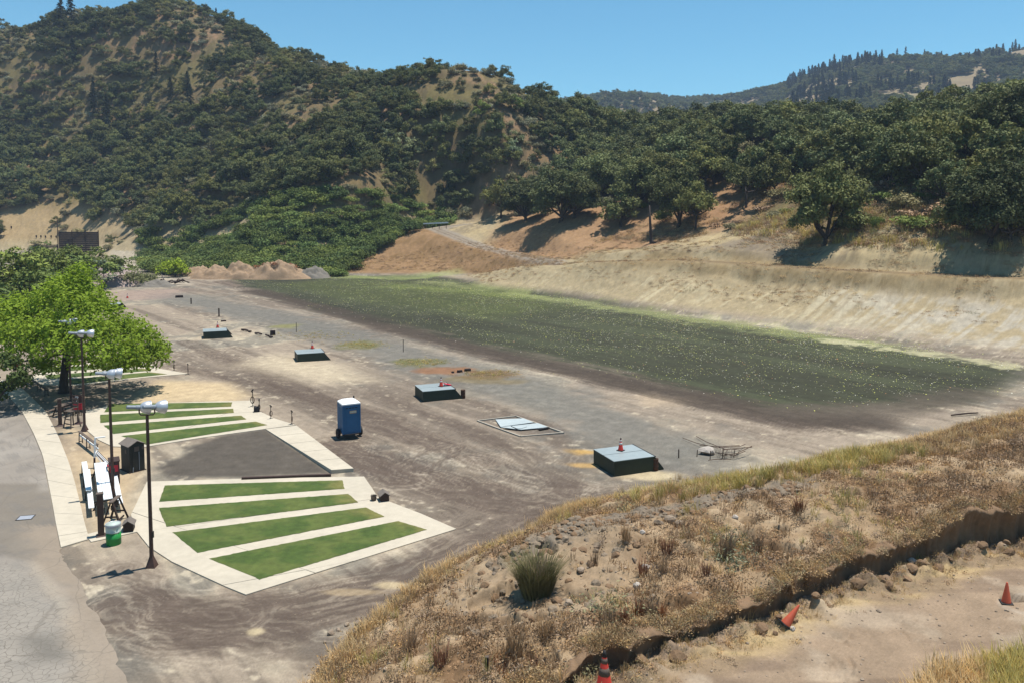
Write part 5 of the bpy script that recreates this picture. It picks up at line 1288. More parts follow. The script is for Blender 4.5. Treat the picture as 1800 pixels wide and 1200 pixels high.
for i in order:
    if not ok2[i]: continue
    l = int(ns[i] + (.16 if light[i] else -.06) > .53)
    kd = (SCRUBL if l else SCRUB)[rr_.randrange(3)]; sc = rr_.uniform(.95, 1.5); cs[l] += 1
    if cs[0] + cs[1] <= 285: plant('scrub_bush', kd, (X2[i], Y2[i], Z2[i]), sc, rr_.uniform(0, 6.28), '%s green scrub bush in the thicket below the oaks' % ('light' if l else 'dark'), 'bush', '%s scrub bushes in the thicket below the oaks' % ('light' if l else 'dark'), sink=.3)
    else: rest.append((X2[i], Y2[i], Z2[i] - .3, sc, sc, 0.3 * i, kd[1]))
print('scrub', cs)

# --- stuff: everything past the limits, set out with geometry nodes on points
def gn_scatter(name, pts, meshes, label, parent=None, tiltn=False):
    """pts rows: x y z sx sz rz index tilt"""
    P = np.array([p[:8] for p in pts], float)
    me = bpy.data.meshes.new(name); me.vertices.add(len(P)); me.vertices.foreach_set('co', P[:, :3].astype(np.float32).ravel())
    for nm, ty, dat in (('scl', 'FLOAT_VECTOR', np.stack([P[:, 3], P[:, 3], P[:, 4]], 1)), ('rot', 'FLOAT_VECTOR', np.stack([P[:, 7], P[:, 7] * .6, P[:, 5]], 1))):
        at = me.attributes.new(nm, ty, 'POINT'); at.data.foreach_set('vector', dat.astype(np.float32).ravel())
    at = me.attributes.new('idx', 'INT', 'POINT'); at.data.foreach_set('value', P[:, 6].astype(np.int32))
    col = bpy.data.collections.new(name + '_source')
    for k_, m_ in enumerate(meshes): col.objects.link(bpy.data.objects.new('%s_source_%03d' % (name, k_), m_))
    o = tag(link(bpy.data.objects.new(name, me)), label, kind='stuff')
    ng = bpy.data.node_groups.new(name, 'GeometryNodeTree')
    ng.interface.new_socket('Geometry', in_out='INPUT', socket_type='NodeSocketGeometry'); ng.interface.new_socket('Geometry', in_out='OUTPUT', socket_type='NodeSocketGeometry')
    gi = ng.nodes.new('NodeGroupInput'); go = ng.nodes.new('NodeGroupOutput'); ip = ng.nodes.new('GeometryNodeInstanceOnPoints'); ci = ng.nodes.new('GeometryNodeCollectionInfo')
    ci.inputs['Collection'].default_value = col; ci.inputs['Separate Children'].default_value = True; ci.inputs['Reset Children'].default_value = True
    ip.inputs['Pick Instance'].default_value = True
    def na(nm, ty):
        n = ng.nodes.new('GeometryNodeInputNamedAttribute'); n.data_type = ty; n.inputs['Name'].default_value = nm; return n.outputs['Attribute']
    ng.links.new(gi.outputs[0], ip.inputs['Points']); ng.links.new(ci.outputs[0], ip.inputs['Instance']); ng.links.new(na('idx', 'INT'), ip.inputs['Instance Index'])
    ng.links.new(na('scl', 'FLOAT_VECTOR'), ip.inputs['Scale']); ng.links.new(na('rot', 'FLOAT_VECTOR'), ip.inputs['Rotation'])
    ng.links.new(ip.outputs[0], go.inputs[0])
    md = o.modifiers.new('scatter', 'NODES'); md.node_group = ng
    return o
if rest:
    ml = []; ids = {}
    for r in rest:
        if r[6].name not in ids: ids[r[6].name] = len(ml); ml.append(r[6])
    gn_scatter('distant_woodland', [(*r[:6], ids[r[6].name], 0.0) for r in rest], ml, 'far oaks and chaparral filling the upper hillsides')
material('heap_soil', A(190, 160, 128), .95, var=.25, scale=2.5, bump=.8, bscale=5); material('clod_soil', A(166, 147, 124), .97, var=.3, scale=9, bump=.6, bscale=20); material('heap_gravel', A(150, 142, 130), .95, var=.2, scale=3, bump=.8, bscale=8); material('heap_pink', A(196, 176, 166), .95, var=.15, scale=3, bump=.6, bscale=8)

def grounded(pts):
    k = [i for i, p in enumerate(pts) if p[2] is None]
    if k:
        h = terrain(np.array([pts[i][0] for i in k]), np.array([pts[i][1] for i in k]))
        for i, z_ in zip(k, h): pts[i] = (pts[i][0], pts[i][1], float(z_) - .025) + tuple(pts[i][3:])
    return pts

# ------------------------------------------------------------------ foreground bank: dry grass, weeds, clods
def tuft(seed, n, h, spread, w, mat, droop=.5, up=.2):
    rg = np.random.default_rng(seed); v = []; f = []
    for i in range(n):
        a = rg.random() * 6.283; r = spread * math.sqrt(rg.random()) * .5; x, y = r * math.cos(a), r * math.sin(a)
        hh = h * (.55 + .6 * rg.random()); b = a + rg.normal() * .7; lean = (up + droop * rg.random()) * hh
        dx, dy = math.cos(b), math.sin(b); px_, py_ = -dy * w / 2, dx * w / 2
        k = len(v)
        v += [(x - px_, y - py_, -.03), (x + px_, y + py_, -.03), (x + dx * lean * .35 + px_ * .8, y + dy * lean * .35 + py_ * .8, hh * .6), (x + dx * lean * .35 - px_ * .8, y + dy * lean * .35 - py_ * .8, hh * .6), (x + dx * lean, y + dy * lean, hh)]
        f += [(k, k + 1, k + 2, k + 3), (k + 3, k + 2, k + 4)]
    return raw_mesh('foliage', v, f, M[mat])
def leafy(seed, n, h, r, size, mat):
    rg = np.random.default_rng(seed); c = rg.normal(size=(n, 3)) * np.array([r * .45, r * .45, h * .25]) + np.array([0, 0, h * .4])
    c[:, 2] = np.abs(c[:, 2]); v, f = leaf_cloud(c, rg.normal(size=(n, 3)) + np.array([0, 0, .4]), size, rg, .35)
    return raw_mesh('foliage', v, f, M[mat])
TUFT = [tuft(1, 16, .34, .30, .016, 'straw'), tuft(2, 16, .28, .34, .018, 'brown_straw'), tuft(3, 14, .40, .26, .015, 'pale_straw'), tuft(4, 18, .42, .30, .018, 'green_straw'), leafy(5, 60, .26, .36, .085, 'brown_straw'), leafy(6, 60, .22, .34, .08, 'straw'), leafy(7, 50, .20, .34, .085, 'dry_brush'), leafy(8, 40, .26, .30, .07, 'grey_leaves')]
rg = np.random.default_rng(77)
def on_bank(n, x0, x1, y0, y1):
    x = rg.uniform(x0, x1, n); y = rg.uniform(y0, y1, n); e = fore(x, y); k = (e > .02) & (y > gully_y(x) + .04)
    return x[k], y[k], e[k]
x, y, e = on_bank(95000, -9, 42, 16, 60)
z = terrain(x, y); px, py = proj(x, y, z)
bare_b = pmask(x, y, [G(a, b, c)[:2] for a, b, c in [(770, 1035, 1.4), (900, 985, 2.2), (1000, 925, 2.9), (1140, 900, 3), (1130, 1000, 2.7), (1010, 1080, 2.6), (890, 1085, 2.1), (810, 1070, 1.8)]], 1.0)
cr, _ = seg_dist(x, y, [G(860, 990, 2.2), G(900, 968, 2.5), G(1000, 928, 2.9), G(1150, 896, 3.1), G(1300, 869, 3.3), G(1400, 850, 3.5)])
dens = fbm(x / 1.3, y / 1.3, 4) * .9 + fbm(x / 5 + 4, y / 5, 2) * .5 - .28
left = sstep(1.2, .1, e) * (x < 2); crest = sstep(0.9, .2, np.abs(e - np.maximum(e, 0)) ) * 0
far = y > np.interp(x, [g[0] for g in [G(1200, 870, 3.2), G(1300, 860, 3.3), G(1500, 821, 3.8), G(1700, 781, 4.2), G(1800, 759, 4.6), G(2000, 709, 5.3)]], [g[1] - .25 for g in [G(1200, 870, 3.2), G(1300, 860, 3.3), G(1500, 821, 3.8), G(1700, 781, 4.2), G(1800, 759, 4.6), G(2000, 709, 5.3)]])
prob = np.clip(dens * 1.35, 0, 1) * (1 - .88 * bare_b) * (1 - .9 * (cr < .55)) + left * .8 + far * .8
keep = rg.random(len(x)) < prob * .62
cn_ = fbm(x / 2.4 + 60, y / 2.4, 3) + rg.normal(size=len(x)) * .07
pts = []
for i in np.nonzero(keep)[0]:
    if far[i] and x[i] > 5:
        if rg.random() < .45: continue
        t_ = 3 if (cn_[i] > .5 and x[i] < 19 and rg.random() < .7) else (0 if cn_[i] > .42 else int(rg.choice([2, 1, 4]))); s = rg.uniform(.6, 1.3)
    elif left[i] > .35: t_ = int(rg.choice([0, 0, 2, 5, 1])); s = rg.uniform(.7, 1.4)
    elif cn_[i] > .58: t_ = int(rg.choice([1, 4, 4, 6])); s = rg.uniform(.6, 1.3)
    elif cn_[i] > .46: t_ = int(rg.choice([1, 5, 1, 4, 4, 6])); s = rg.uniform(.5, 1.1)
    elif cn_[i] > .40: t_ = int(rg.choice([5, 1, 2, 6, 4])); s = rg.uniform(.5, 1.1)
    else: t_ = int(rg.choice([7, 5, 6, 3])) ; s = rg.uniform(.5, 1.0)
    pts.append((x[i], y[i], z[i] - .02, s, s * rg.uniform(.7, 1.3), rg.uniform(0, 6.28), t_, rg.normal() * .15))
# fringe of straw just beyond the bank and along the track edge
for _ in range(2600):
    t = rg.uniform(0, 1); ppx = 880 + 420 * t; q_ = G(ppx, np.interp(ppx, [880, 1000, 1150, 1300], [968, 915, 880, 845]) + rg.normal() * 9); 
    if fbm(np.array([q_[0] / 1.2]), np.array([q_[1] / 1.2]), 2)[0] < .46: continue
    pts.append((q_[0], q_[1], None, rg.uniform(.6, 1.2), rg.uniform(.7, 1.5), rg.uniform(0, 6.28), int(rg.choice([0, 2, 0, 5])), rg.normal() * .15))
for _ in range(3000):
    xx = rg.uniform(-6, 34); yy = gully_y(np.array([xx]))[0] - .3 - abs(rg.normal()) * .6
    if rg.random() < .55: pts.append((xx, yy, None, rg.uniform(.3, .7), rg.uniform(.3, .7), rg.uniform(0, 6.28), int(rg.choice([5, 2, 0, 7, 6])), rg.normal() * .2))
for _ in range(5200):                                    # tufts overhanging the broken lip above the gully
    xx = rg.uniform(-6.5, 34); g_ = float(gully_y(np.array([xx]))[0]); yy = g_ + rg.uniform(-.16, .6)
    if fbm(np.array([xx / .8 + 3]), np.array([yy / .8]), 2)[0] < .42: continue
    pts.append((xx, yy, float(terrain(np.array([xx]), np.array([g_ + .45]))[0]) - .03, rg.uniform(.5, 1.0), rg.uniform(.4, .9), rg.uniform(0, 6.28), int(rg.choice([4, 4, 5, 1, 0, 7])), rg.normal() * .2))
print('bank tufts', len(pts))
gn_scatter('dry_grass', grounded(pts), TUFT, 'dry golden and brown grass covering the earth bank')
# tall grass in the near right corner beside the track
pts = []
for _ in range(2600):
    ppx = rg.uniform(1590, 1960); ppy = rg.uniform(1140, 1330)
    edge = np.interp(ppx, [1590, 1640, 1700, 1760, 1830, 1960], [1230, 1180, 1180, 1165, 1150, 1130])
    if ppy < edge + rg.normal() * 8: continue
    q_ = G(ppx, ppy, 2.35); s = rg.uniform(.9, 1.6)
    pts.append((q_[0], q_[1], None, s, s * 1.1, rg.uniform(0, 6.28), 3 if (ppx > 1740 and rg.random() < .7) else int(rg.choice([0, 2])), rg.normal() * .15))
gn_scatter('tall_grass', grounded(pts), TUFT, 'tall straw and green grass in the near right corner beside the track')
# short weeds over the slopes and the edges of the flat
pts = []
for X_, Y_, n_t in ((None, None, 0),): pass
xs_ = rg.uniform(0, 95, 26000); ys_ = rg.uniform(70, 175, 26000); h_ = terrain(xs_, ys_, False); ppx, ppy = proj(xs_, ys_, h_)
k = (h_ > 2.2) & (h_ < 24) & (ppx > 900) & (ppx < 1850) & (fbm(xs_ / 4, ys_ / 4, 3) > .47)
zz_ = terrain(xs_, ys_)
for i in np.nonzero(k)[0]:
    if h_[i] < 7 and rg.random() < .55: continue
    s = rg.uniform(.8, 2.0) * (1.7 if h_[i] > 9 else 1); pts.append((xs_[i], ys_[i], zz_[i] - .02, s, s * .8, rg.uniform(0, 6.28), int(rg.choice([6, 7, 5, 4])), 0))
xs_ = rg.uniform(-45, 10, 5000); ys_ = rg.uniform(150, 200, 5000); h_ = terrain(xs_, ys_, False)
k = (h_ > .6) & inpoly(xs_, ys_, mound)if False else (h_ > .8) & (h_ < 12) & (rg.random(5000) < .6)
for i in np.nonzero(k)[0]: s = rg.uniform(1, 2.2); pts.append((xs_[i], ys_[i], None, s, s * .7, rg.uniform(0, 6.28), int(rg.choice([1, 4, 6, 5])), 0))
bx_ = rg.uniform(35, 95, 5000); by_ = rg.uniform(95, 150, 5000); bh_ = terrain(bx_, by_, False); bpx, bpy_ = proj(bx_, by_, bh_); bz_ = terrain(bx_, by_)
kk_ = (bh_ > 9.5) & (bh_ < 22) & (bpx > 1290) & (bpx < 1860) & (fbm(bx_ / 5, by_ / 5, 3) > np.where(bpx > 1480, .40, .50))
for i in np.nonzero(kk_)[0]: s = rg.uniform(1.8, 4.2); pts.append((bx_[i], by_[i], bz_[i] - .03, s, s * .8, rg.uniform(0, 6.28), int(rg.choice([1, 4, 6, 3, 3, 7])), 0))
for _ in range(900):                                     # greenish weeds between the trap houses and the field
    cx, cy, rx, ry = [(635, 606, 45, 7), (740, 636, 50, 6), (860, 655, 60, 8), (560, 590, 70, 8), (930, 470, 45, 3)][rg.integers(5)]
    q_ = G(cx + rg.normal() * rx * .5, cy + rg.normal() * ry * .5); s = rg.uniform(.4, .9); pts.append((q_[0], q_[1], None, s, s * .6, rg.uniform(0, 6.28), int(rg.choice([3, 7, 5])), 0))
gn_scatter('sparse_weeds', grounded(pts), TUFT, 'sparse low weeds over the cut slopes and the edge of the field')
# bushes and weeds one can count on the bank
def spiky(seed, n, h, r, mat):
    return tuft(seed, n, h, r, .03, mat, droop=.35, up=.12)
p = G(943, 1045, 2.2); p[2] = zt(p[0], p[1]); t = thing('spiky_shrub', 'upright grey green spiky shrub on the bare part of the bank', 'shrub', (p[0], p[1], p[2]))
link(bpy.data.objects.new('foliage', tuft(31, 1100, 1.2, .95, .028, 'spiky_green', droop=.75, up=.15)), t); link(bpy.data.objects.new('seed_stalks', spiky(32, 60, 1.5, .7, 'brown_straw')), t)
WEED = [tuft(41, 70, .75, .32, .022, 'brown_straw', .5, .1), tuft(42, 60, .6, .3, .022, 'rust_brush', .5, .1)]
for i, (wx_, wy_, zz, s) in enumerate([(1100, 968, 2.8, .9), (1130, 1012, 2.7, 1), (1165, 1010, 2.75, .8), (1172, 985, 2.8, 1.1), (1278, 985, 2.9, 1.2), (1122, 1075, 2.7, 1), (1146, 1078, 2.7, .8), (1165, 1082, 2.7, .7), (1070, 1105, 2.6, .9), (1095, 1098, 2.6, 1), (905, 1155, 2.3, 1.2), (880, 1172, 2.2, 1.0), (720, 1145, 1.5, 1.1), (775, 1175, 1.8, 1.2), (1045, 990, 2.7, .7), (1240, 1010, 2.9, .8), (1330, 960, 3.1, 1), (1405, 900, 3.5, 1.1), (960, 1130, 2.4, .9), (940, 1160, 2.4, .9)]):
    q_ = G(wx_, wy_, zz); plant('dead_weed', (WEED[i % 2],), (q_[0], q_[1], zt(q_[0], q_[1])), s, i * 1.3, 'dark %s upright dead weed on the earth bank' % ('brown' if i % 2 == 0 else 'rusty'), 'weed', 'dark %s dead weeds on the bank' % ('brown' if i % 2 == 0 else 'rusty'), sink=.02)
GW = leafy(51, 260, .55, .75, .11, 'grey_leaves')
for i, (wx_, wy_, zz, s, lb) in enumerate([(1068, 1090, 2.6, 1.3, 'pale grey weed bush left of the rusty weeds above the gully'), (1295, 995, 2.9, 1.2, 'grey weed bush in the middle of the bank'), (1290, 955, 3.1, .9, 'small grey weed high on the bank'), (1105, 885, 2.9, .8, 'grey green weed on the crest of the bank'), (1035, 1185, 2.4, .8, 'green weed beside the nearest cone')]):
    q_ = G(wx_, wy_, zz); plant('grey_weed', (GW,), (q_[0], q_[1], zt(q_[0], q_[1])), s, i, lb, 'weed', 'grey weeds on the bank', sink=.03)

# ------------------------------------------------------------------ broken earth face above the gully: ragged lip, undercut, shaded
def gully_face():
    xs = np.arange(-7.6, 36, .045); gy = gully_y(xs)
    j1 = (fbm(xs / .55, xs * 0 + 4, 4, .65) - .5); j2 = (fbm(xs / .22 + 9, xs * 0 + 8, 3, .6) - .5)
    lip = gy - .16 + j1 * .34; ztop = terrain(xs, gy + .42); zb = track_z(xs, gy) - .12
    ztop = np.maximum(ztop, zb + .12); rows = []
    prof = [(.62, 1.00), (.30, 1.02), (.0, 1.0), (-.03, .93), (.10, .80), (.20, .62), (.24, .42), (.20, .22), (.10, .06), (.02, -.15)]
    for k, (dy, t) in enumerate(prof):
        jj = (fbm(xs / .3 + k * 3.1, xs * 0 + k * .8, 3, .65) - .5)
        yy = lip + dy + (jj * .22 if 2 < k else 0) + (j2 * .12 if k == 2 else 0)
        if k == 0: zz = terrain(xs, yy) - .03
        elif k == 1: zz = terrain(xs, np.maximum(yy, gy + .34)) + .012
        else: zz = zb + (ztop - zb) * t + jj * .05 + (j2 * .06 if k in (2, 3) else 0)
        rows.append(np.stack([xs, yy, zz], 1))
    V = np.stack(rows, 0); n, m = V.shape[:2]; idx = np.arange(n * m).reshape(n, m)
    f = np.stack([idx[:-1, :-1], idx[1:, :-1], idx[1:, 1:], idx[:-1, 1:]], -1).reshape(-1, 4)
    material('raw_earth', A(158, 128, 98), .97, var=.3, scale=6, bump=.7, bscale=14)
    tag(link(bpy.data.objects.new('earth_bank', raw_mesh('earth_bank', V.reshape(-1, 3), f, M['raw_earth'], True))), 'undercut raw earth face above the gully along the dirt track', kind='structure')
gully_face()

# ------------------------------------------------------------------ rocks
def rock_mesh(seed, mat='stone'):
    rg_ = np.random.default_rng(seed); b = bpy.data.meshes.new('rock')
    import bmesh
    bm = bmesh.new(); bmesh.ops.create_icosphere(bm, subdivisions=2, radius=1)
    cuts_ = rg_.normal(size=(9, 3)); cuts_ /= np.linalg.norm(cuts_, axis=1, keepdims=True); dd = rg_.uniform(.55, .95, 9)
    for v in bm.verts:
        c = np.array(v.co)
        for n_, d_ in zip(cuts_, dd):
            s = c @ n_
            if s > d_: c = c - n_ * (s - d_) * .85
        v.co = c * (1 + rg_.normal() * .075)
    bm.to_mesh(b); bm.free(); b.materials.append(M[mat]); return b
ROCK = [rock_mesh(i) for i in range(5)]; PROCK = [rock_mesh(20 + i, 'pale_stone') for i in range(2)]
def rock(px, py, zz, r, me, label, group=None, flat=.7):
    q_ = G(px, py, zz); z_ = zt(q_[0], q_[1]); o = link(bpy.data.objects.new('rock', me)); o.location = (q_[0], q_[1], z_ + r * flat * .35); o.scale = (r, r * rnd.uniform(.7, 1), r * flat); o.rotation_euler = (rnd.uniform(-.3, .3), rnd.uniform(-.3, .3), rnd.uniform(0, 6.28))
    tag(o, label, 'rock', group); return o
for px, py, zz, r, me, lb in [(582, 1112, 0, .17, 1, 'largest of the flat stones in a line on the dirt left of the bank'), (594, 1106, 0, .11, 2, 'stone just right of the largest flat stone'), (610, 1097, 0, .12, 3, 'dark stone in the middle of the line of stones'), (630, 1095, 0, .15, 0, 'dark stone near the upper end of the line of stones'), (647, 1093, 0, .07, 2, 'smallest stone at the upper end of the line of stones'), (571, 1128, 0, .08, 1, 'small stone below the largest flat stone'),
                              (1158, 933, 2.95, .20, 4, 'round brown stone left of the dark hollow on the bank crest'), (1195, 932, 2.95, .20, 2, 'pale topped stone right of the dark hollow on the bank crest'), (1178, 922, 3.0, .26, 1, 'dark stone in the hollow on the bank crest'), (1130, 951, 2.85, .13, -1, 'white stone below the crest hollow'), (1292, 910, 3.2, .15, -2, 'white stone under the dark pit on the bank crest'), (1137, 1003, 2.75, .18, -1, 'pale round stone in the middle of the bank'), (1120, 1030, 2.7, .15, -2, 'pale stone lower on the bank beside weeds'), (1605, 942, 3.4, .20, -1, 'white broken stone on the grassy bank, right'), (1563, 983, 3.1, .07, -2, 'tiny white stone near the right end of the gully'), (1392, 1104, 2.3, .12, -2, 'white stone at the foot of the tilted cone'),
                              (1100, 970, 2.8, .13, 3, 'brown clod on the bare part of the bank'), (1020, 1000, 2.65, .15, 0, 'grey clod on the bare part of the bank beside the spiky shrub'), (1000, 1060, 2.6, .16, 1, 'brown clod below the bare patch')]:
    rock(px, py, zz, r, ROCK[me] if me >= 0 else PROCK[-me - 1], lb)
LUMP = [rock_mesh(40 + i, 'raw_earth') for i in range(4)]
for i in range(60):                                      # lumps broken off along the gully
    xx = rnd.uniform(-4, 26); yy = float(gully_y(np.array([xx]))[0]) - rnd.uniform(.25, .95); r = rnd.choice([.08, .10, .14, .18, .24]) * rnd.uniform(.8, 1.2)
    o = link(bpy.data.objects.new('earth_lump', LUMP[i % 4])); o.location = (xx, yy, zt(xx, yy) + r * .15); o.scale = (r, r * .8, r * .7); o.rotation_euler = (rnd.uniform(-.4, .4), rnd.uniform(-.4, .4), rnd.uniform(0, 6.28))
    tag(o, 'grey brown lump of broken earth at the foot of the gully', 'earth lump', 'lumps of earth along the gully')
pts = []
for _ in range(6000):                                    # pebbles and crumbs
    xx = rg.uniform(-10, 34); yy = rg.uniform(17, 50); s = rg.uniform(.010, .035) * (1.8 if rg.random() < .06 else 1); pts.append((xx, yy, 0, s, s * .7, rg.uniform(0, 6.28), int(rg.integers(6)), 0))
cl = []
for _ in range(2600):                                    # clods heaped along the crest and over the bare part of the bank
    if rg.random() < .6:
        t_ = rg.random(); a_ = np.array([G(a, b, c)[:2] for a, b, c in [(880, 975, 2.3), (1000, 930, 2.9), (1150, 900, 3.1), (1300, 872, 3.3), (1400, 854, 3.5)]]); k_ = t_ * 4
        xx = np.interp(k_, range(5), a_[:, 0]) + rg.normal() * .3; yy = np.interp(k_, range(5), a_[:, 1]) + rg.normal() * .38 - .1
    else:
        q_ = G(rg.uniform(780, 1150), rg.uniform(930, 1090), 2.5); xx, yy = q_[0], q_[1]
    s = .02 + .19 * rg.random() ** 5; cl.append((xx, yy, None, s, s * .75, rg.uniform(0, 6.28), int(rg.integers(4)), rg.normal() * .4))
CLOD = [rock_mesh(60 + i, 'clod_soil' if i % 2 else 'raw_earth') for i in range(4)]
gn_scatter('earth_clods', grounded(cl), CLOD, 'grey and brown clods of broken earth along the crest of the bank')
P_ = np.array(pts); P_[:, 2] = terrain(P_[:, 0], P_[:, 1]); onbank = fore(P_[:, 0], P_[:, 1]) > 0; P_[:, 3:5] *= np.where(onbank, 1.5, .6)[:, None]
gn_scatter('pebbles', P_.tolist(), ROCK + ROCK[:1], 'loose pebbles and earth crumbs on the bank and track')

# ------------------------------------------------------------------ cones on the track, stake, sticks
def tcone(px, py, zz, **kw): q_ = G(px, py, zz); return cone(loc=(q_[0], q_[1], zt(q_[0], q_[1]) - .005), **kw)
tcone(1769, 1052, 2.5, label='plain faded red cone standing on the dirt track, far right', h=.66, body='cone_faded', collars=False)
tcone(1380, 1098, 2.35, label='faded red cone tipped over against the gully edge', h=.72, body='cone_faded', collars=False, tilt=(.15, .62, .4))
tcone(1062, 1212, 2.25, label='tall red cone with dark collars at the bottom edge of the view', h=1.2, body='cone_red', collar='weathered_wood')
q_ = G(856, 1203, 1.9); st = thing('wooden_stake', 'short dark wooden stake at the bottom edge of the bank', 'stake', (q_[0], q_[1], zt(q_[0], q_[1])))
MB().box((0, 0, .12), (.09, .09, .5)).obj('shaft', M['dark_wood'], st); MB().box((0, 0, .385), (.10, .10, .03)).obj('top', M['weathered_wood'], st)
def stick(pts_, r, label, mat='rust', name='stick', cat='stick'):
    o = MB().tube(pts_, r, 6).obj(name, M[mat], None, True); tag(o, label, cat); return o
a_, b_ = G(1672, 731), G(1719, 727); stick([(a_[0], a_[1], .08), ((a_[0] + b_[0]) / 2, (a_[1] + b_[1]) / 2, .12), (b_[0], b_[1], .10)], [.05, .06, .04], 'dark straight stick lying on pale dirt beyond the bank, right', 'dark_wood')
# bent pipes and brush heap with a pale rock
bp = G(1262, 798); hp_ = thing('pipe_heap', 'heap of bent rusty pipes and twigs round a pale boulder on the flat', 'scrap heap', (bp[0], bp[1], 0))
def L2(px, py, z=0): w = G(px, py, z); return (w[0] - bp[0], w[1] - bp[1], z)
for a, b, c in [((1225, 800), (1225, 800), .35), ((1270, 803), (1270, 803), .55), ((1248, 806), (1248, 806), .5), ((1290, 802), (1290, 802), .4)]:
    w = L2(*a); MB().tube([(w[0], w[1], -.1), (w[0] + .03, w[1], c)], .025, 6).obj('pipe', M['rust'], hp_)
for pl_s in [[(1245, 808, .05), (1262, 806, .06), (1285, 806, .05)], [(1200, 769, .05), (1225, 778, .12), (1260, 786, .30), (1300, 784, .25), (1310, 780, .1)], [(1224, 766, .05), (1240, 775, .15), (1275, 789, .38), (1322, 785, .35)], [(1268, 800, .1), (1295, 796, .3), (1322, 783, .45)], [(1270, 790, .5), (1285, 788, .45), (1300, 790, .2)], [(1262, 795, .2), (1290, 800, .2), (1310, 792, .3)], [(1230, 782, .1), (1265, 784, .35), (1300, 782, .3)]]:
    MB().tube([L2(a, b, c) for a, b, c in pl_s], .022, 5).obj('bent_pipe', M['rust'], hp_)
o = link(bpy.data.objects.new('boulder', PROCK[0]), hp_); w = L2(1244, 795); o.location = (w[0], w[1], .12); o.scale = (.62, .42, .30)
w = L2(1275, 798); o = link(bpy.data.objects.new('twigs', tuft(61, 90, .5, 1.4, .02, 'dead_wood', 1.6, .6)), hp_); o.location = (w[0], w[1], 0)
# small things scattered over the flat
for px, py, d, lb in [(808, 653, (.5, .25, .22), 'dark brick lump on the rusty stained dirt'), (822, 651, (.6, .3, .25), 'second dark lump on the rusty stained dirt, to the right'), (796, 654, (.25, .2, .15), 'smallest dark lump on the rusty stained dirt'), (315, 523, (1.3, .4, .4), 'dark low block near the back of the flat'), (393, 565, (.7, .3, .2), 'flat dark block behind the farthest open trap house'), (479.5, 588, (.6, .5, .55), 'dark square box on the flat between the two far trap houses')]:
    w = G(px, py); o = MB().box((0, 0, d[2] / 2), d, taper=.9).obj('block', M['dark_wood'], None, bevel=.02); o.location = (w[0], w[1], -.05); o.rotation_euler = (0, 0, TANG); tag(o, lb, 'block')
for px, py, h, lb in [(336, 534, .9, 'short dark post at the back of the flat'), (385, 556, 1.1, 'short dark post behind the farthest open trap house'), (521, 583, 1.1, 'thin marker stake on the flat left of the green weeds'), (709, 618, 1.3, 'thin marker stake at the edge of the shot fall field'), (1193, 802, .45, 'stubby dark peg right of the nearest trap house')]:
    w = G(px, py); r = .10 if h < 1.2 and px < 400 else .035; o = MB().tube([(0, 0, -.1), (0, 0, h)], r, 8).obj('marker_post', M['dark_wood']); o.location = (w[0], w[1], 0); tag(o, lb, 'post')
a_, b_ = G(425, 580), G(480, 594); cb = MB()
for i in range(9):
    t0, t1 = i / 9, (i + .8) / 9
    if i in (3, 6): continue
    cb.tube([(a_[0] + (b_[0] - a_[0]) * t0, a_[1] + (b_[1] - a_[1]) * t0, .05 + .1 * (i % 2)), (a_[0] + (b_[0] - a_[0]) * t1, a_[1] + (b_[1] - a_[1]) * t1, .12)], .11, 5)
tag(cb.obj('buried_pipe', M['dark_wood']), 'broken dark pipe half buried in the flat between far trap houses', 'pipe')
# dead branches at the back of the flat, bare trunk and broken limb on the right slope
w = G(292, 500); db = thing('branch_pile', 'pile of dark dead branches at the back of the dirt flat', 'branch pile', (w[0], w[1], 0))
for i in range(16):
    a = rnd.uniform(-.5, .5); L_ = rnd.uniform(1.5, 4); x0 = rnd.uniform(-3, 3); q = [(x0, rnd.uniform(-.5, .5), rnd.uniform(.1, .6)), (x0 + L_ * .5, rnd.uniform(-.6, .6), rnd.uniform(.3, 1.1)), (x0 + L_, rnd.uniform(-.6, .6), rnd.uniform(.05, .5))]
    MB().tube(q, [.15, .12, .04], 5, True).obj('branch', M['dark_wood' if i % 4 else 'dead_wood'], db)
MB().tube([(-.2, 0, .5), (-1.0, .2, 2.0)], [.14, .08], 6).obj('branch', M['dead_wood'], db)
p = hit(1144, 428, 90); dt = thing('dead_tree', 'bare dead tree trunk with a flared foot standing in front of the oaks', 'tree', (p[0], p[1], zt(p[0], p[1])))
MB().tube([(.5, 0, -.3), (.1, 0, .4), (0, 0, 1.6), (-.2, 0, 4.4), (-.35, 0, 7.6)], [.75, .42, .30, .24, .13], 8).obj('trunk', M['bark'], dt, True); MB().tube([(-.2, 0, 5.5), (.6, .2, 6.4), (1.4, .3, 6.8)], [.09, .06, .02], 5).obj('limb', M['bark'], dt, True)
p = hit(1462, 412, 90); bl = thing('broken_limb', 'broken dark oak limb lying out to the right of the lone oak', 'branch', (p[0], p[1], zt(p[0], p[1])))
MB().tube([(-.5, 0, .5), (2.0, -.1, .9), (4.2, -.2, .8), (5.2, -.2, 1.0), (5.3, -.2, 1.5)], [.24, .20, .17, .16, .10], 6).obj('limb', M['dark_wood'], bl, True); MB().tube([(1.0, -.2, .2), (3.4, -.4, .1), (4.8, -.3, .7)], [.15, .12, .10], 6).obj('limb', M['dark_wood'], bl, True)
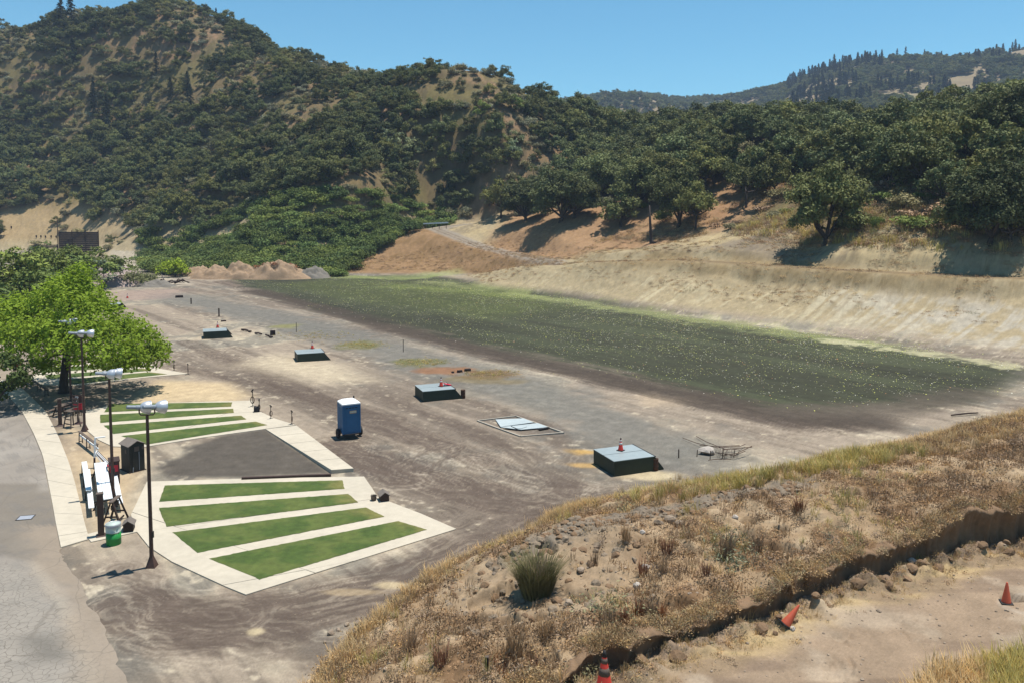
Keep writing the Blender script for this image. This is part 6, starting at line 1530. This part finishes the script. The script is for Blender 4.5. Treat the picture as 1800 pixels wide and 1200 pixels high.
# guard rail where the dirt road leaves
a_, b_ = D(744, 396, 211), D(788, 394, 209); gr = thing('guard_rail', 'pale metal guard rail across the top of the dirt road', 'guard rail', ((a_ + b_) / 2)); dv = (b_ - a_) / 2
MB().bar(tuple(-dv + np.array([0, 0, .35])), tuple(dv + np.array([0, 0, .35])), .08, .34).obj('beam', M['lamp_shell'], gr)
for i in range(4): q = -dv + dv * 2 * (i + .3) / 3.6; MB().box((q[0], q[1] + .1, -.3), (.14, .14, 1.6)).obj('post', M['dark_wood'], gr)
# timber wall and tall pole at the far left
Y_ = 262; a_, b_ = D(104, 430, Y_), D(173, 430, Y_); c_ = (a_ + b_) / 2; wl = thing('timber_wall', 'dark timber backstop wall at the foot of the far left cliff', 'wall', (c_[0], c_[1], 0)); L_ = b_[0] - a_[0]
zb = a_[2]; hh = D(104, 408, Y_)[2] - zb
for i in range(-4, 6): MB().box((0, rnd.uniform(-.02, .02), zb + hh * (i + .5) / 6), (L_, .12, hh / 6 - .04)).obj('board', M['dark_wood'], wl)
for s in (-.5, -.17, .17, .5): MB().box((s * L_, .14, zb * .5 + hh * .5 + .2), (.25, .16, hh + zb + .6)).obj('post', M['dark_wood'], wl)
pp_ = D(102, 430, Y_ - 2); o = MB().tube([(0, 0, -6), (0, 0, D(102, 381, Y_)[2] - zb)], [.16, .11], 8).obj('utility_pole', M['dark_wood']); o.location = pp_; tag(o, 'tall thin dark pole at the left end of the timber wall', 'pole')
a_, b_ = D(62, 431, Y_), D(102, 430, Y_); lf = thing('low_fence', 'low dark timber fence running left from the tall thin pole', 'fence', ((a_ + b_) / 2)); MB().box((0, 0, -.2), (b_[0] - a_[0], .1, .35)).obj('rail', M['dark_wood'], lf); MB().box((0, 0, -.75), (b_[0] - a_[0], .1, .5)).obj('rail', M['dark_wood'], lf)
for s in (-.45, 0, .45): MB().box((s * (b_[0] - a_[0]), .1, -1.2), (.2, .14, 2.6)).obj('post', M['dark_wood'], lf)
for i, px in enumerate((20, 64, 72, 80, 90, 99)):
    w = hit(px, 420 if i else 404, 200); o = MB().box((0, 0, .7), (.5, .08, .8)).box((0, .05, .2), (.08, .08, 1.0)).obj('target_stand', M['dark_wood']); o.location = w; tag(o, 'tiny dark target stand at the foot of the far left cliff', 'target stand', 'target stands below the cliff')
# earth heaps along the back edge of the flat
def heap(px, py, w_, d_, h_, col, label, seed, top=None):
    c = G(px, py); n = 40; rg_ = np.random.default_rng(seed); V = []
    for i in range(n + 1):
        for j in range(n + 1):
            u, v_ = i / n * 2 - 1, j / n * 2 - 1; r = math.hypot(u, v_); x_, y_ = u * w_ / 2, v_ * d_ / 2
            V.append((x_, y_, u, v_, r))
    V = np.array(V); b = np.clip(1 - V[:, 4] ** 1.6, 0, 1) ** .8 * h_; k = (fbm(V[:, 0] / 1.6 + seed, V[:, 1] / 1.6, 4) - .5) * h_ * .9 + (fbm(V[:, 0] / .5 + seed, V[:, 1] / .5, 3) - .5) * h_ * .3
    z_ = b + k * np.clip(b / h_ * 1.5, 0, 1) - .12; idx = np.arange((n + 1) ** 2).reshape(n + 1, n + 1)
    f = np.stack([idx[:-1, :-1], idx[1:, :-1], idx[1:, 1:], idx[:-1, 1:]], -1).reshape(-1, 4)
    o = link(bpy.data.objects.new('earth_heap', raw_mesh('earth_heap', np.stack([V[:, 0], V[:, 1], z_], 1), f, M[col], True))); o.location = c; tag(o, label, 'earth heap', None); return o
heap(378, 489, 11, 7, 2.6, 'heap_soil', 'leftmost tan earth heap at the back of the flat', 3); heap(425, 489, 12, 7, 3.0, 'heap_soil', 'middle tan earth heap at the back of the flat', 8)
heap(487, 489, 17, 8, 3.4, 'heap_soil', 'biggest earth heap with rusty brush on top', 12); heap(545, 488, 9, 6, 2.6, 'heap_gravel', 'grey gravel heap right of the rusty topped heap', 17)
heap(200, 500, 16, 14, 3.2, 'heap_pink', 'pinkish gravel heap beside the sandy path, left', 21); heap(272, 503, 9, 4, 1.2, 'heap_gravel', 'low grey earth heap under the dead branches', 25); heap(345, 484, 9, 7, 2.0, 'heap_soil', 'small brown earth heap right of the yellow bush', 29)
RB = shrub_kind(720, 1.1, 1.2, 9, 120, .2, 'rust_brush')
for i, px in enumerate((455, 468, 480, 492, 505, 516)):
    w = G(487, 489); hx = (px - 486) / F * w[1]; plant('rusty_shrub', RB, (w[0] + hx, w[1] + rnd.uniform(-.5, .3), 3.15 * (1 - (abs(hx) / 8.5) ** 1.6) ** .8), 1.25, i, 'rusty dry shrub on top of the biggest earth heap', 'shrub', 'rusty shrubs on the biggest heap', sink=.55)

# ------------------------------------------------------------------ clay target fragments over the shot fall field
fld_ = poly((420, 494), (600, 486), (760, 489), (1000, 525), (1200, 558), (1400, 584), (1600, 612), (1790, 645), (1760, 672), (1600, 700), (1380, 705), (1180, 668), (960, 622), (760, 580), (560, 535))
material('clay_yellow', (0.62, 0.66, 0.12), .5, var=.15, scale=9); material('clay_white', (0.62, 0.60, 0.50), .6, var=.15, scale=9); material('clay_orange', (0.60, 0.26, 0.10), .6, var=.15, scale=9)
rg = np.random.default_rng(99); N_ = 200000
xs_ = rg.uniform(-75, 70, N_); ys_ = rg.uniform(55, 190, N_)
dn = .30 * pmask(xs_, ys_, fld_, 4)
for pts_, w_, a in [([(690, 500), (820, 511), (940, 524)], 6.0, .75), ([(600, 488), (700, 492), (780, 490)], 5.0, .35), ([(760, 497), (1000, 532), (1150, 554), (1300, 573), (1420, 591), (1560, 607)], 5.5, .55), ([(1480, 600), (1600, 615), (1760, 640)], 4, .15), ([(1100, 560), (1300, 590), (1500, 620)], 8, .10), ([(800, 520), (1000, 560), (1150, 600)], 14, .12), ([(620, 486), (700, 478), (760, 482)], 3, .2)]:
    dn += a * np.exp(-(seg_dist(xs_, ys_, [G(*p) for p in pts_])[0] / w_) ** 2)
dn *= .35 + 1.3 * sstep(.38, .62, fbm(xs_ / 3, ys_ / 3, 3))
k = rg.random(N_) < dn; xs_, ys_ = xs_[k], ys_[k]; zs_ = terrain(xs_, ys_)
n = len(xs_); print('fragments', n)
s = .022 + .042 * rg.random(n) ** 2; a = rg.uniform(0, 6.28, n); tilt = rg.normal(size=(n, 2)) * .5
V = []
for q in range(4):
    aa = a + q * 1.57 + rg.normal(size=n) * .25; dx, dy = s * np.cos(aa), s * np.sin(aa); V.append(np.stack([xs_ + dx, ys_ + dy, zs_ + .04 + np.abs(dx * tilt[:, 0] + dy * tilt[:, 1])], 1))
V = np.stack(V, 1).reshape(-1, 3)
me = raw_mesh('clay_fragments', V, np.arange(4 * n).reshape(n, 4), [M['clay_yellow'], M['clay_white'], M['clay_orange']])
mi = rg.choice([0, 0, 0, 1, 1, 2], n).astype(np.int32); mi[(mi == 2) & (rg.random(n) < .6)] = 1; me.polygons.foreach_set('material_index', mi)
tag(link(bpy.data.objects.new('clay_fragments', me)), 'broken yellow and white clay targets littering the dark field', kind='stuff')

# ------------------------------------------------------------------ far ridge behind
rl = np.array([D(px, py + 9, Y) for px, py, Y in [(500, 200, 1500), (900, 185, 1450), (980, 172, 1400), (1050, 163, 1350), (1120, 160, 1300), (1200, 170, 1300), (1300, 163, 1250), (1360, 150, 1200), (1400, 138, 1150), (1460, 118, 1100), (1530, 103, 1060), (1600, 94, 1020), (1700, 96, 1000), (1800, 78, 980), (1950, 72, 950), (2200, 80, 950)]])
ang_ = rl[:, 0] / rl[:, 1]
def ridge(x, y, detail=True):
    a = x / y; Yr = np.interp(a, ang_, rl[:, 1]); zr = np.interp(a, ang_, rl[:, 2]); t = np.clip((Yr - y) / (Yr - 420), -.6, 1)
    h = zr * (1 - np.abs(t) ** 1.15)
    if detail: h = h + (fbm(x / 150, y / 150 + 3, 5) - .5) * 55 * np.clip(np.abs(t) * 3, .06, 1)
    return h
ys_ = np.linspace(500, 1700, 160); an_ = np.linspace(-.3, 1.0, 200); Yg, Ag = np.meshgrid(ys_, an_, indexing='ij'); Xg = Yg * Ag; Zg = ridge(Xg, Yg)
idx = np.arange(Zg.size).reshape(Zg.shape); f = np.stack([idx[:-1, :-1], idx[:-1, 1:], idx[1:, 1:], idx[1:, :-1]], -1).reshape(-1, 4)
material('far_soil', A(186, 156, 120), .95, var=.3, scale=.05, hue=tuple(A(130, 126, 90)))
tag(link(bpy.data.objects.new('far_hills', raw_mesh('far_hills', np.stack([Xg, Yg, Zg], -1).reshape(-1, 3), f, M['far_soil'], True))), 'hazy wooded ridge on the horizon, right', kind='structure')
rg = np.random.default_rng(123); N_ = 24000; xs_ = rg.uniform(-150, 1000, N_); ys_ = rg.uniform(560, 1500, N_); zs_ = ridge(xs_, ys_); ppx, ppy = proj(xs_, ys_, zs_)
rb = np.zeros(N_, bool)
for b in [[(1706, 140), (1722, 114), (1738, 98), (1743, 103), (1728, 124), (1712, 146)], [(1672, 168), (1706, 146), (1710, 152), (1680, 174)], [(1690, 125), (1715, 118), (1708, 132)], [(1615, 150), (1645, 140), (1645, 158), (1620, 165)], [(1395, 168), (1420, 155), (1415, 168)]]: rb |= inpoly(ppx, ppy, b)
rb &= rg.random(N_) < .8
k = (ppx > 900) & (ppx < 1900) & ~rb & (ppy < 240) & (fbm(xs_ / 40, ys_ / 40, 3) > .42); vis_ = np.ones(N_, bool)
for s_ in np.linspace(.5, .97, 16): vis_[k] &= (ridge(xs_[k] * s_, ys_[k] * s_, False) * (ys_[k] * s_ > 520)) < CAMH + (zs_[k] + 14 - CAMH) * s_
k &= vis_; kk = np.nonzero(k)[0]; print('far trees', len(kk))
pts = []
for i in kk[:7000]:
    if fbm(np.array([xs_[i] / 70]), np.array([ys_[i] / 70]), 2)[0] > .52 and ppx[i] > 1380 and rg.random() < .5: s_ = rg.uniform(.9, 1.5); pts.append((xs_[i], ys_[i], zs_[i] - .5, s_, s_, rg.uniform(0, 6.28), 3, 0))
    else: s_ = rg.uniform(.7, 1.7); pts.append((xs_[i], ys_[i], zs_[i] - .5, s_, s_ * .9, rg.uniform(0, 6.28), int(rg.integers(3)), 0))
gn_scatter('far_woodland', pts, [OAK[0][1], OAK[3][1], OLIVE[1][1], CONI[0][1]], 'blue hazy woods covering the far ridge')
for px, py, s_ in [(1466, 120, 1.9), (1481, 117, 1.6), (1550, 100, 1.3), (1577, 95, 1.2), (1592, 93, 1.3), (1536, 102, 1.0), (1520, 105, 1.0), (1106, 158, 1.0), (1395, 142, 1.0), (1625, 95, 1.0), (1655, 97, .9), (1735, 88, .8)]:
    d_ = ray(px, py); Yr = np.interp(d_[0] / d_[1], ang_, rl[:, 1]); x_ = d_[0] / d_[1] * Yr; plant('conifer_tree', CONI[rnd.randrange(3)], (x_, Yr, float(ridge(np.array([x_]), np.array([Yr]))[0])), s_, rnd.uniform(0, 6), 'dark conifer on the skyline of the far hazy ridge', 'tree', 'conifers on the far ridge', sink=1)
# plain beneath everything, out to the horizon
o = MB().box((0, 0, -9.5), (9000, 9000, 1)).obj('far_plain', M['far_soil']); tag(o, 'ground running on behind the hills', kind='structure')

# ------------------------------------------------------------------ air
hz = MB().box((0, 300, 165), (9400, 9400, 356)).obj('haze', None); hz.data.materials.clear()
hm = bpy.data.materials.new('haze'); hm.use_nodes = True; t = hm.node_tree
for n_ in list(t.nodes): t.nodes.remove(n_)
out = t.nodes.new('ShaderNodeOutputMaterial'); pv_ = t.nodes.new('ShaderNodeVolumePrincipled'); pv_.inputs['Color'].default_value = (.55, .72, 1.0, 1); pv_.inputs['Density'].default_value = 0.00015; pv_.inputs['Anisotropy'].default_value = 0.0
t.links.new(pv_.outputs[0], out.inputs['Volume']); hz.data.materials.append(hm); tag(hz, 'thin blue summer haze', kind='stuff')
